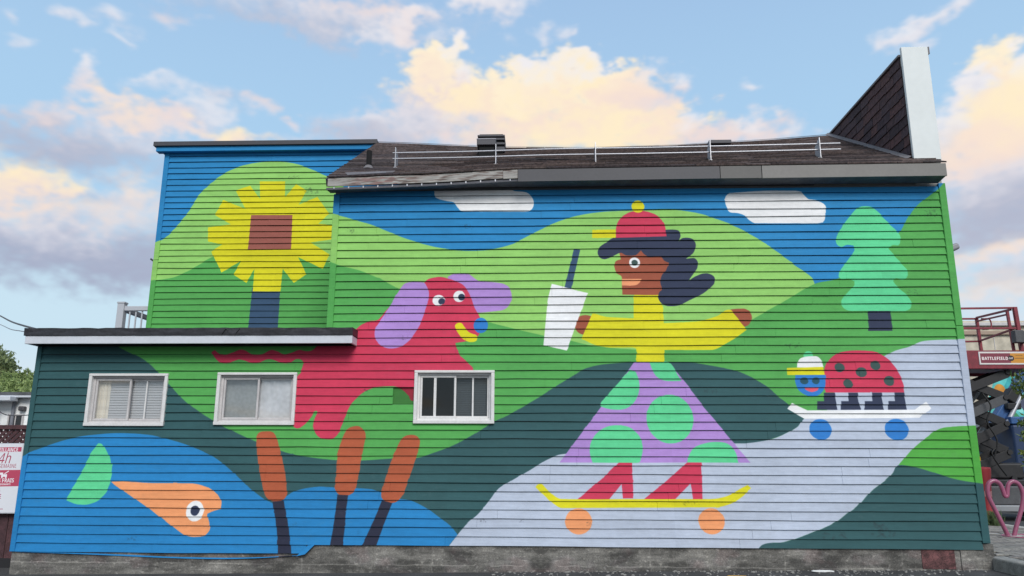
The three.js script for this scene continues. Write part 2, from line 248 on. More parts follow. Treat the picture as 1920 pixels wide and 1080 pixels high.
// ---------------------------------------------------------------- the mural: outlines in metres on the wall (x, height)
const PAINT = { blue: [41, 128, 182], pond: [38, 124, 182], lightGreen: [141, 195, 102], green: [83, 160, 81], fresh: [79, 160, 66], teal: [50, 86, 89], lavender: [177, 186, 202], white: [228, 228, 228], red: [197, 57, 85], yellow: [210, 203, 32], brown: [150, 79, 58], navy: [47, 55, 78], mint: [92, 201, 141], purple: [169, 133, 198], orange: [230, 152, 102], cattail: [171, 87, 58], stalk: [41, 44, 62], slate: [53, 79, 106], spot: [58, 81, 78], face: [34, 79, 95], smile: [215, 85, 104], peach: [228, 150, 106], square: [150, 87, 76], nose: [45, 118, 190] };
const MAIN_MURAL = [
  ['lightGreen','s',[-2.735,4.805,-2.283,4.663,-1.834,4.477,-1.39,4.345,-1.025,4.298,-.662,4.31,-.372,4.384,-.081,4.54,.21,4.682,.503,4.779,.867,4.837,1.375,4.855,1.81,4.859,2.096,4.819,2.414,4.718,2.728,4.572,3.069,4.345,3.402,4.07,3.641,3.821,3.544,2.626,-3.191,2.63,-3.342,4.966]],
  ['green','s',[-3.299,4.312,-2.735,4.105,-2.468,4.037,-2.141,3.901,-1.889,3.766,-1.299,3.537,-.723,3.325,-.368,3.23,.042,3.129,.393,3.064,.686,2.993,1.313,2.942,2.009,2.99,2.432,3.131,2.719,3.293,3.008,3.456,3.298,3.62,3.64,3.814,3.96,3.885,4.386,4.116,4.827,4.526,4.953,4.72,5.114,4.907,5.392,5.117,5.646,5.344,7.016,5.521,6.59,2.625,5.707,.047,-4.777,-.046,-8.219,-.076,-8.853,3.364,-3.237,3.347]],
  ['teal','s',[-8.853,3.364,-6.091,3.356,-5.705,3.019,-5.51,2.918,-5.302,2.817,-5.105,2.667,-4.706,2.286,-4.386,2.07,-4.096,1.919,-3.753,1.77,-3.357,1.628,-3.101,1.568,-2.807,1.529,-2.598,1.513,-2.286,1.51,-1.941,1.532,-1.576,1.546,-1.371,1.607,-1.125,1.702,-.893,1.824,-.612,1.994,-.44,2.076,-.136,2.248,.017,2.337,.233,2.475,.45,2.607,.562,2.677,.716,2.726,.89,2.753,1.224,2.774,1.681,2.774,1.951,2.773,2.142,2.745,2.523,2.669,2.723,2.585,2.939,2.448,3.047,2.339,3.149,2.257,3.369,2.048,3.274,1.947,3.086,1.847,2.893,1.78,2.612,1.679,1.94,1.545,.588,1.408,-.092,.625,-.753,-.01,-8.219,-.076]],
  ['lavender','s',[-1.154,.465,-1.042,.606,-.917,.748,-.784,.859,-.637,1.038,-.53,1.173,-.361,1.272,-.157,1.385,.047,1.505,.204,1.579,.299,1.599,.592,1.64,1.272,1.689,1.949,1.717,2.468,1.738,2.616,1.739,2.893,1.78,3.086,1.847,3.274,1.947,3.369,2.048,3.631,2.122,3.728,2.319,3.895,2.523,4.447,2.847,4.604,2.923,4.779,2.971,4.957,3.041,5.169,3.061,5.414,3.068,6.728,3.107,6.557,1.953,5.48,1.965,5.127,1.944,4.975,1.891,4.838,1.791,4.694,1.679,4.591,1.58,4.487,1.475,4.405,1.377,4.268,1.26,4.128,1.162,3.933,.975,3.795,.885,3.663,.795,3.493,.712,3.231,.615,3.004,.545,2.806,.506,2.515,.018,-1.548,-.017]],
  ['fresh','s',[6.559,1.967,5.48,1.965,5.127,1.944,4.975,1.891,4.838,1.791,4.694,1.679,4.591,1.58,4.487,1.475,4.708,1.45,4.936,1.379,5.163,1.309,5.412,1.265,6.431,1.109]],
  ['teal','s',[4.487,1.475,4.708,1.45,4.936,1.379,5.163,1.309,5.412,1.265,6.431,1.109,6.274,.052,2.386,.017,2.707,.492,3.004,.545,3.231,.615,3.493,.712,3.663,.795,3.795,.885,3.933,.975,4.128,1.162,4.268,1.26,4.405,1.377]],
  ['pond','s',[-7.779,1.444,-6.763,1.55,-6.671,1.605,-6.501,1.667,-6.213,1.764,-5.92,1.819,-5.531,1.848,-5.13,1.828,-4.868,1.774,-4.526,1.672,-4.24,1.551,-4.032,1.41,-3.83,1.244,-3.645,1.099,-3.393,.968,-3.274,1.041,-3.169,1.114,-3.013,1.161,-2.842,1.182,-2.655,1.176,-2.345,1.164,-2.118,1.146,-1.827,1.042,-1.655,1.017,-1.448,.926,-1.276,.817,-1.139,.715,-1.042,.606,-1.154,.465,-1.416,-.016,-7.524,-.07]],
  ['cattail','s',[-3.69,1.783,-3.674,1.845,-3.627,1.872,-3.507,1.873,-3.44,1.825,-3.381,1.675,-3.3,1.413,-3.239,1.134,-3.26,1.041,-3.347,.995,-3.444,1.007,-3.526,1.08,-3.606,1.318,-3.669,1.6]],
  ['stalk','s',[-3.423,.994,-3.279,1.008,-3.205,.734,-3.154,.483,-3.12,.272,-3.296,.271,-3.332,.591,-3.375,.805]],
  ['cattail','s',[-2.526,1.881,-2.445,1.936,-2.348,1.943,-2.267,1.862,-2.269,1.753,-2.311,1.47,-2.332,1.323,-2.365,1.138,-2.457,1.072,-2.554,1.078,-2.62,1.156,-2.624,1.356,-2.604,1.637]],
  ['stalk','s',[-2.589,1.084,-2.451,1.078,-2.468,.882,-2.482,.487,-2.492,.417,-2.648,.416,-2.613,.777,-2.596,.972]],
  ['cattail','s',[-1.798,1.774,-1.723,1.829,-1.626,1.832,-1.555,1.775,-1.562,1.66,-1.634,1.419,-1.734,1.121,-1.805,1.016,-1.899,.983,-1.997,1.021,-2.021,1.12,-1.956,1.378,-1.868,1.619]],
  ['stalk','s',[-2.017,1.015,-1.882,.983,-1.953,.794,-2.05,.509,-2.08,.42,-2.262,.418,-2.171,.631,-2.084,.832]],
  ['mint','s',[-5.779,1.717,-5.727,1.703,-5.626,1.574,-5.566,1.425,-5.56,1.257,-5.598,1.103,-5.684,1.002,-5.811,.949,-5.972,.948,-6.118,.994,-6.081,1.087,-5.943,1.383,-5.858,1.607]],
  ['orange','s',[-5.557,1.23,-5.396,1.237,-5.064,1.219,-4.482,1.214,-4.283,1.169,-4.158,1.096,-4.087,1.004,-4.078,.899,-4.18,.872,-4.253,.839,-4.249,.8,-4.215,.728,-4.207,.637,-4.283,.565,-4.475,.564,-4.657,.66,-5.03,.907,-5.345,1.097,-5.511,1.196]],
  ['white','e',[-4.415,.871,.118,.128]],
  ['navy','e',[-4.415,.877,.062,.064]],
  ['purple','s',[-1.235,3.933,-1.171,3.97,-1.07,3.981,-.954,3.969,-.874,3.909,-.809,3.872,-.607,3.856,-.47,3.826,-.391,3.745,-.373,3.643,-.412,3.533,-.49,3.476,-.646,3.454,-.825,3.441,-.939,3.485,-1.159,3.704]],
  ['red','s',[-4.384,2.916,-4.35,2.945,-4.289,2.901,-4.2,2.88,-4.109,2.908,-4.011,2.948,-3.93,2.937,-3.826,2.886,-3.703,2.886,-3.585,2.943,-3.505,2.929,-3.401,2.886,-3.302,2.907,-3.211,2.943,-3.11,2.928,-3.031,2.935,-2.97,2.995,-2.916,3.057,-2.649,3.164,-2.458,3.221,-2.389,3.279,-2.276,3.329,-2.155,3.351,-1.913,3.634,-1.559,3.854,-1.495,3.905,-1.351,3.934,-1.235,3.911,-1.133,3.874,-1.031,3.821,-.958,3.726,-.913,3.63,-.868,3.506,-.795,3.375,-.758,3.253,-.799,3.145,-.876,3.074,-.975,3.053,-1.117,3.032,-1.101,2.968,-1.05,2.868,-.949,2.769,-.871,2.685,-.854,2.489,-1.131,2.316,-1.675,2.274,-1.727,2.35,-1.806,2.42,-1.92,2.458,-2.159,2.447,-2.291,2.399,-2.387,2.322,-2.48,2.211,-2.536,2.073,-2.579,1.956,-2.622,1.847,-2.702,1.779,-2.821,1.786,-2.901,1.833,-2.948,1.922,-2.941,2.038,-2.905,2.128,-2.926,2.142,-2.96,2.121,-2.979,2.073,-3.05,1.976,-3.124,1.921,-3.187,1.921,-3.256,2.003,-3.284,2.419,-3.151,2.672,-3.135,2.772,-3.181,2.817,-3.239,2.817,-3.293,2.779,-3.378,2.765,-3.458,2.779,-3.561,2.818,-3.64,2.815,-3.717,2.779,-3.816,2.769,-3.92,2.801,-4,2.818,-4.056,2.801,-4.155,2.769,-4.256,2.78,-4.342,2.851]],
  ['purple','s',[-1.559,3.854,-1.69,3.869,-1.812,3.847,-1.868,3.781,-1.93,3.693,-2.004,3.547,-2.099,3.387,-2.193,3.228,-2.2,3.149,-2.164,3.048,-2.061,2.976,-1.939,2.962,-1.805,3.005,-1.688,3.119,-1.593,3.284,-1.54,3.45,-1.495,3.611,-1.487,3.713,-1.521,3.802]],
  ['white','e',[-1.354,3.61,.083,.077]],
  ['navy','e',[-1.314,3.595,.045,.045]],
  ['white','e',[-1.079,3.664,.078,.079]],
  ['navy','e',[-1.046,3.653,.046,.047]],
  ['nose','e',[-.783,3.267,.096,.104]],
  ['yellow','s',[-1.128,3.254,-1.1,3.297,-1.043,3.3,-1,3.246,-.938,3.174,-.842,3.134,-.827,3.095,-.862,3.049,-.936,3.046,-1.018,3.085,-1.087,3.167]],
  ['white','s',[-1.452,5.339,-1.45,5.237,-1.453,5.096,-1.393,5.042,-1.288,5.01,-1.177,4.985,-1.101,4.877,-1.038,4.853,-.183,4.846,-.102,4.88,-.073,4.968,-.102,5.061,-.183,5.127,-.345,5.148,-.397,5.203,-.412,5.328]],
  ['white','s',[2.531,4.998,2.556,5.059,2.608,5.089,3.028,5.116,3.466,5.112,3.565,5.092,3.611,5.038,3.657,4.988,3.791,4.964,3.871,4.899,3.868,4.774,3.831,4.676,3.729,4.647,2.919,4.653,2.843,4.699,2.79,4.76,2.706,4.799,2.592,4.815,2.546,4.891]],
  ['purple','p',[1.231,2.774,1.685,2.774,2.114,2.188,2.465,1.732,2.654,1.501,.244,1.493,.767,2.168]],
  ['mint','s',[1.173,2.68,1.238,2.649,1.286,2.531,1.277,2.379,1.208,2.245,1.089,2.169,.959,2.16,.842,2.18,.781,2.207,.789,2.255]],
  ['mint','s',[1.432,2.774,1.46,2.685,1.522,2.579,1.637,2.531,1.829,2.53,1.791,2.6,1.681,2.774]],
  ['mint','e',[1.665,2.045,.299,.309]],
  ['mint','s',[.664,1.494,.633,1.607,.642,1.727,.719,1.855,.857,1.943,1.008,1.963,1.157,1.93,1.269,1.822,1.306,1.689,1.288,1.576,1.245,1.496]],
  ['mint','s',[1.858,1.498,1.889,1.591,1.974,1.694,2.166,1.751,2.354,1.742,2.463,1.652,2.504,1.5]],
  ['red','p',[.996,1.495,1.164,1.496,1.171,1.057,1.037,1.056,1.026,1.232,.863,1.043,.461,1.041,.768,1.284]],
  ['red','p',[1.858,1.498,2.042,1.499,2.03,1.049,1.913,1.048,1.893,1.243,1.687,1.047,1.298,1.045,1.586,1.267]],
  ['yellow','s',[-.063,1.188,-.032,1.221,.025,1.221,.126,1.117,.26,1.046,2.129,1.052,2.337,1.089,2.508,1.18,2.604,1.226,2.641,1.187,2.535,1.09,2.384,.999,2.18,.953,.272,.936,.165,.987,.031,1.097]],
  ['orange','e',[.477,.776,.167,.157]],
  ['orange','e',[2.128,.786,.165,.156]],
  ['brown','s',[.728,3.349,.673,3.392,.595,3.403,.517,3.378,.467,3.307,.466,3.235,.514,3.166,.591,3.142,.69,3.192]],
  ['brown','s',[2.484,3.436,2.528,3.472,2.703,3.479,2.777,3.428,2.789,3.35,2.749,3.272,2.688,3.24,2.613,3.258]],
  ['yellow','s',[1.253,3.694,1.578,3.692,1.601,3.569,1.634,3.511,1.639,3.293,1.881,3.303,2.151,3.323,2.349,3.387,2.451,3.458,2.528,3.458,2.713,3.197,2.547,3.081,2.305,2.948,2.152,2.934,1.625,2.935,1.626,2.774,1.259,2.774,1.264,2.939,1.216,2.971,.899,2.971,.708,3.007,.548,3.085,.57,3.135,.701,3.414,.733,3.421,.891,3.377,1.242,3.355]],
  ['brown','s',[1.07,4.284,1.096,4.165,1.027,4.136,1.005,4.054,1.023,3.98,1.1,3.918,1.096,3.673,1.591,3.671,1.693,3.765,1.778,4.109,1.628,4.281,1.359,4.357]],
  ['peach','s',[1.102,3.892,1.365,3.891,1.342,3.847,1.292,3.81,1.213,3.8,1.1,3.804]],
  ['navy','s',[1.036,4.479,.893,4.394,.813,4.331,.786,4.259,.81,4.196,.878,4.166,.989,4.206,1.069,4.247,1.109,4.251,1.169,4.217,1.287,4.216,1.349,4.267,1.369,4.29,1.405,4.237,1.482,4.192,1.625,4.203,1.68,4.139,1.739,4.109,1.696,4.017,1.633,3.935,1.612,3.853,1.626,3.753,1.585,3.692,1.578,3.62,1.618,3.551,1.715,3.518,1.853,3.532,1.989,3.6,2.169,3.69,2.294,3.791,2.332,3.849,2.322,3.922,2.246,3.963,2.147,3.952,2.045,3.902,1.983,3.858,2.036,3.933,2.108,4.033,2.12,4.117,2.08,4.174,1.966,4.167,2.062,4.241,2.101,4.322,2.098,4.404,2.029,4.452,1.932,4.45,1.88,4.406,1.909,4.49,1.887,4.556,1.819,4.575,1.711,4.572]],
  ['red','s',[1.039,4.464,1.043,4.6,1.081,4.706,1.163,4.789,1.288,4.841,1.408,4.848,1.526,4.819,1.625,4.754,1.7,4.648,1.722,4.482]],
  ['yellow','p',[.72,4.58,1.038,4.581,1.035,4.464,.715,4.466]],
  ['yellow','e',[1.348,4.905,.088,.086]],
  ['white','e',[1.278,4.116,.073,.074]],
  ['spot','e',[1.278,4.116,.043,.041]],
  ['white','p',[.164,3.83,.641,3.697,.364,2.958,.349,2.93,.048,3.001,.109,3.619]],
  ['slate','p',[.467,4.313,.553,4.302,.423,3.758,.335,3.778]],
  ['mint','s',[4.421,4.882,4.302,4.861,4.192,4.749,4.057,4.584,3.977,4.436,3.98,4.354,4.033,4.317,4.113,4.346,4.193,4.334,4.205,4.271,4.117,4.15,3.987,3.986,3.96,3.906,4.004,3.866,4.092,3.877,4.166,3.847,4.153,3.786,4.015,3.646,3.967,3.567,4,3.477,4.094,3.445,4.761,3.443,4.847,3.474,4.875,3.542,4.837,3.642,4.7,3.783,4.669,3.845,4.711,3.883,4.805,3.862,4.867,3.924,4.859,4.004,4.74,4.165,4.655,4.291,4.699,4.331,4.778,4.33,4.82,4.393,4.813,4.497,4.656,4.685,4.534,4.84]],
  ['navy','p',[4.299,3.444,4.593,3.443,4.594,3.182,4.289,3.182]],
  ['red','s',[3.659,2.383,3.649,2.496,3.674,2.684,3.742,2.799,3.862,2.886,4.036,2.92,4.223,2.92,4.374,2.895,4.516,2.791,4.609,2.646,4.654,2.496,4.656,2.38]],
  ['spot','e',[3.87,2.702,.065,.06]],
  ['spot','e',[4.142,2.64,.07,.065]],
  ['spot','e',[4.327,2.729,.064,.06]],
  ['spot','e',[3.96,2.496,.063,.058]],
  ['spot','e',[4.483,2.53,.067,.063]],
  ['navy','p',[3.639,2.38,3.781,2.38,3.785,2.271,3.795,2.163,3.533,2.163,3.549,2.271,3.636,2.271]],
  ['navy','p',[3.949,2.38,4.064,2.38,4.067,2.271,4.088,2.163,3.836,2.163,3.852,2.271,3.946,2.271]],
  ['navy','p',[4.249,2.38,4.367,2.38,4.369,2.272,4.377,2.164,4.131,2.163,4.148,2.271,4.245,2.271]],
  ['navy','p',[4.533,2.38,4.656,2.38,4.657,2.272,4.659,2.164,4.429,2.164,4.446,2.272,4.528,2.272]],
  ['nose','s',[3.297,2.606,3.678,2.606,3.678,2.523,3.65,2.427,3.576,2.352,3.473,2.332,3.374,2.366,3.311,2.434,3.291,2.523]],
  ['face','e',[3.407,2.53,.053,.044]],
  ['face','e',[3.556,2.53,.05,.042]],
  ['smile','s',[3.401,2.448,3.59,2.448,3.56,2.407,3.484,2.387,3.418,2.414]],
  ['mint','e',[3.484,2.855,.063,.06]],
  ['white','s',[3.325,2.703,3.353,2.8,3.425,2.841,3.594,2.848,3.652,2.778,3.666,2.702]],
  ['yellow','p',[3.199,2.696,3.66,2.709,3.668,2.606,3.195,2.606]],
  ['white','p',[3.164,2.176,3.226,2.25,3.416,2.156,4.766,2.167,4.917,2.265,4.975,2.184,4.808,2.064,3.369,2.048]],
  ['nose','e',[3.56,1.914,.14,.13]],
  ['nose','e',[4.513,1.916,.149,.135]],
];
const UPPER_MURAL = [
  ['lightGreen','s',[-7.339,4.914,-6.786,5.252,-6.659,5.309,-6.557,5.397,-6.378,5.623,-6.227,5.855,-6.092,6.129,-5.948,6.294,-5.741,6.48,-5.51,6.62,-5.196,6.719,-4.907,6.756,-4.615,6.753,-4.339,6.699,-4.041,6.579,-3.813,6.47,-3.604,6.341,-2.73,5.565,-2.639,3.299,-7.153,3.306]],
  ['green','s',[-7.291,4.499,-6.757,4.563,-6.429,4.61,-6.184,4.714,-5.959,4.848,-5.725,4.991,-5.262,5.134,-4.695,5.169,-4.216,5.088,-3.57,4.824,-2.683,4.411,-2.639,3.299,-7.153,3.306]],
  ['slate','p',[-4.988,4.421,-4.491,4.419,-4.487,3.577,-5.005,3.579]],
  ['yellow','p',[-5.005,6.381,-4.544,6.377,-4.524,6.075,-4.339,6.324,-4.143,6.195,-4.271,5.933,-3.944,6.08,-3.716,5.765,-3.895,5.574,-3.651,5.547,-3.648,5.288,-4.008,5.232,-3.665,5.017,-3.772,4.758,-4.218,4.972,-4.054,4.664,-4.263,4.508,-4.477,4.762,-4.486,4.353,-4.973,4.355,-4.977,4.765,-5.098,4.512,-5.337,4.661,-5.225,4.911,-5.548,4.701,-5.771,5.079,-5.587,5.214,-5.845,5.269,-5.869,5.53,-5.461,5.576,-5.765,5.757,-5.635,6.035,-5.22,5.862,-5.427,6.208,-5.177,6.302,-4.97,6.049]],
  ['square','p',[-5.111,5.751,-4.368,5.745,-4.35,5.109,-5.117,5.109]],
];

const MAIN_BOX = [-6.9, 5.65, 0.2, 5.35], UPPER_BOX = [-7.0, -2.5, 3.3, 7.3];
// scuffs, nicks and stains seen on the painted boards
const MARKS = [[5.25, 4.78, 0.16, 0.1], [-.98, 4.63, 0.14, 0.07], [-2.6, 4.6, 0.1, 0.08], [-.72, 0.78, 0.07, 0.05], [-.24, 0.78, 0.05, 0.04], [.6, 0.74, 0.08, 0.06], [-3.12, 0.72, 0.05, 0.05], [-2.3, 0.62, 0.03, 0.03], [-5.2, 0.53, 0.12, 0.05], [1.9, 1.0, 0.2, 0.04], [4.2, 0.7, 0.4, 0.14], [3.6, 0.62, 0.3, 0.08], [-1.8, 3.1, 0.1, 0.05], [-2.3, 2.4, 0.12, 0.05], [3.3, 3.0, 0.2, 0.06], [4.9, 3.7, 0.14, 0.06], [2.2, 2.4, 0.16, 0.05], [-4.4, 6.45, 0.22, 0.06], [-4.05, 6.2, 0.25, 0.12], [-3.2, 6.7, 0.15, 0.06], [-5.6, 4.2, 0.14, 0.05]];
function muralTexture(shapes, [x0, x1, y0, y1], width, seed) {
  const H = Math.round((width * (y1 - y0)) / (x1 - x0)), c = canvas(width, H), g = c.getContext('2d'), k = width / (x1 - x0);
  const css = (k) => 'rgb(' + PAINT[k].join(',') + ')'; g.fillStyle = css('blue'); g.fillRect(0, 0, width, H);
  const X = (x) => (x - x0) * k, Y = (y) => (y1 - y) * k;
  for (const [paint, mode, n] of shapes) {
    g.fillStyle = css(paint); g.beginPath();
    if (mode === 'e') g.ellipse(X(n[0]), Y(n[1]), n[2] * k, n[3] * k, 0, 0, 7);
    else {
      const P = []; for (let i = 0; i < n.length; i += 2) P.push([X(n[i]), Y(n[i + 1])]);
      const N = P.length, at = (i) => P[(i + N) % N];
      const sharp = (i) => { if (mode === 'p') return true; const [a, b, d] = [at(i - 1), at(i), at(i + 1)], u = [b[0] - a[0], b[1] - a[1]], v = [d[0] - b[0], d[1] - b[1]]; return (u[0] * v[0] + u[1] * v[1]) / (Math.hypot(...u) * Math.hypot(...v) + 1e-9) < 0.45; };
      const tan = (i) => { const a = at(i - 1), d = at(i + 1), b = at(i), l = Math.hypot(d[0] - a[0], d[1] - a[1]) || 1; const s = Math.min(Math.hypot(b[0] - a[0], b[1] - a[1]), Math.hypot(d[0] - b[0], d[1] - b[1])) / l; return sharp(i) ? null : [(d[0] - a[0]) * s, (d[1] - a[1]) * s]; };
      g.moveTo(...P[0]);
      for (let i = 0; i < N; i++) {
        const a = at(i), b = at(i + 1), ta = tan(i) ?? [b[0] - a[0], b[1] - a[1]], tb = tan(i + 1) ?? [b[0] - a[0], b[1] - a[1]], q = 0.33;
        g.bezierCurveTo(a[0] + ta[0] * q, a[1] + ta[1] * q, b[0] - tb[0] * q, b[1] - tb[1] * q, b[0], b[1]);
      }
      g.closePath();
    }
    g.fill();
  }
  for (const [x, y, w, h] of MARKS) if (x > x0 && x < x1 && (seed === 3) === (y < 5.2)) { const q = rng(Math.round(x * 91 + y * 37)); g.fillStyle = 'rgba(38,42,44,0.2)'; for (let i = 0; i < 16; i++) { g.beginPath(); g.ellipse(X(x + (q() - 0.5) * w), Y(y + (q() - 0.5) * h), (0.2 + 0.8 * q()) * w * 0.16 * k, (0.2 + 0.8 * q()) * h * 0.16 * k, q() * 3, 0, 7); g.fill(); } }
  const img = g.getImageData(0, 0, width, H), d = img.data, r = rng(seed), src = new Uint8ClampedArray(d);
  for (let y = 0; y < H; y++) for (let x = 0; x < width; x++) {      // brush strokes, thin coats and scuffs of the paint
    const u = x / k, v = y / k, i = (y * width + x) * 4;
    const stroke = fbm(u * 2.0 + seed, v * 30, 3) * 0.042 + fbm(u * 0.9, v * 1.1 + seed, 3, n2b) * 0.04 + fbm(u * 7, v * 10, 3) * 0.03;
    const worn = sstep(0.55, 0.75, fbm(u * 5.2 + 3 * seed, v * 11, 4) + 0.4 * n2b(u * 0.7, v * 0.9)) * 0.13;
    const w = r() * 0.03 - 0.015, board = n2b(Math.floor((y1 - v - 0.4718) / 0.1098) * 5.17, Math.floor(u * 0.35) * 2.3) * 0.028;
    const row = Math.floor((y1 - v - 0.4718) / 0.1098), sx = clamp(Math.round(x + n2(u * 3.1, v * 5 + row * 3.7) * 0.55 + n2b(row * 4.1, Math.floor(u * 0.4)) * 0.5), 0, width - 1), sy = clamp(Math.round(y + n2b(u * 4.3, v * 3) * 0.55), 0, H - 1), j = (sy * width + sx) * 4;   // hand-painted edges waver and step at the laps
    for (let q = 0; q < 3; q++) { let p = src[j + q] * (1 + stroke + w + board); p = lerp(p, 0.55 * p + 62, worn); d[i + q] = clamp(p, 0, 255); }
  }
  g.putImageData(img, 0, 0);
  return canvasTexture(c);
}
const paintBump = grain(512, 2, (x, y) => 0.5 + 0.35 * fbm(x * 3, y * 22, 4) + 0.25 * fbm(x * 1.2, y * 2, 3, n2b), false);
const muralMain = new THREE.MeshPhysicalMaterial({ specularIntensity: 0.45, map: muralTexture(MAIN_MURAL, MAIN_BOX, 2048, 3), roughness: 0.72 });
const muralRough = new THREE.MeshStandardMaterial({ color: '#c4c2b8', map: muralMain.map, roughness: 0.9, bumpMap: grain(256, 12, (x, y) => 0.5 + 0.5 * fbm(x * 2.2, y * 3.5, 4), false), bumpScale: 0.03 });
const muralUpper = new THREE.MeshPhysicalMaterial({ specularIntensity: 0.45, map: muralTexture(UPPER_MURAL, UPPER_BOX, 1024, 8), roughness: 0.72 });

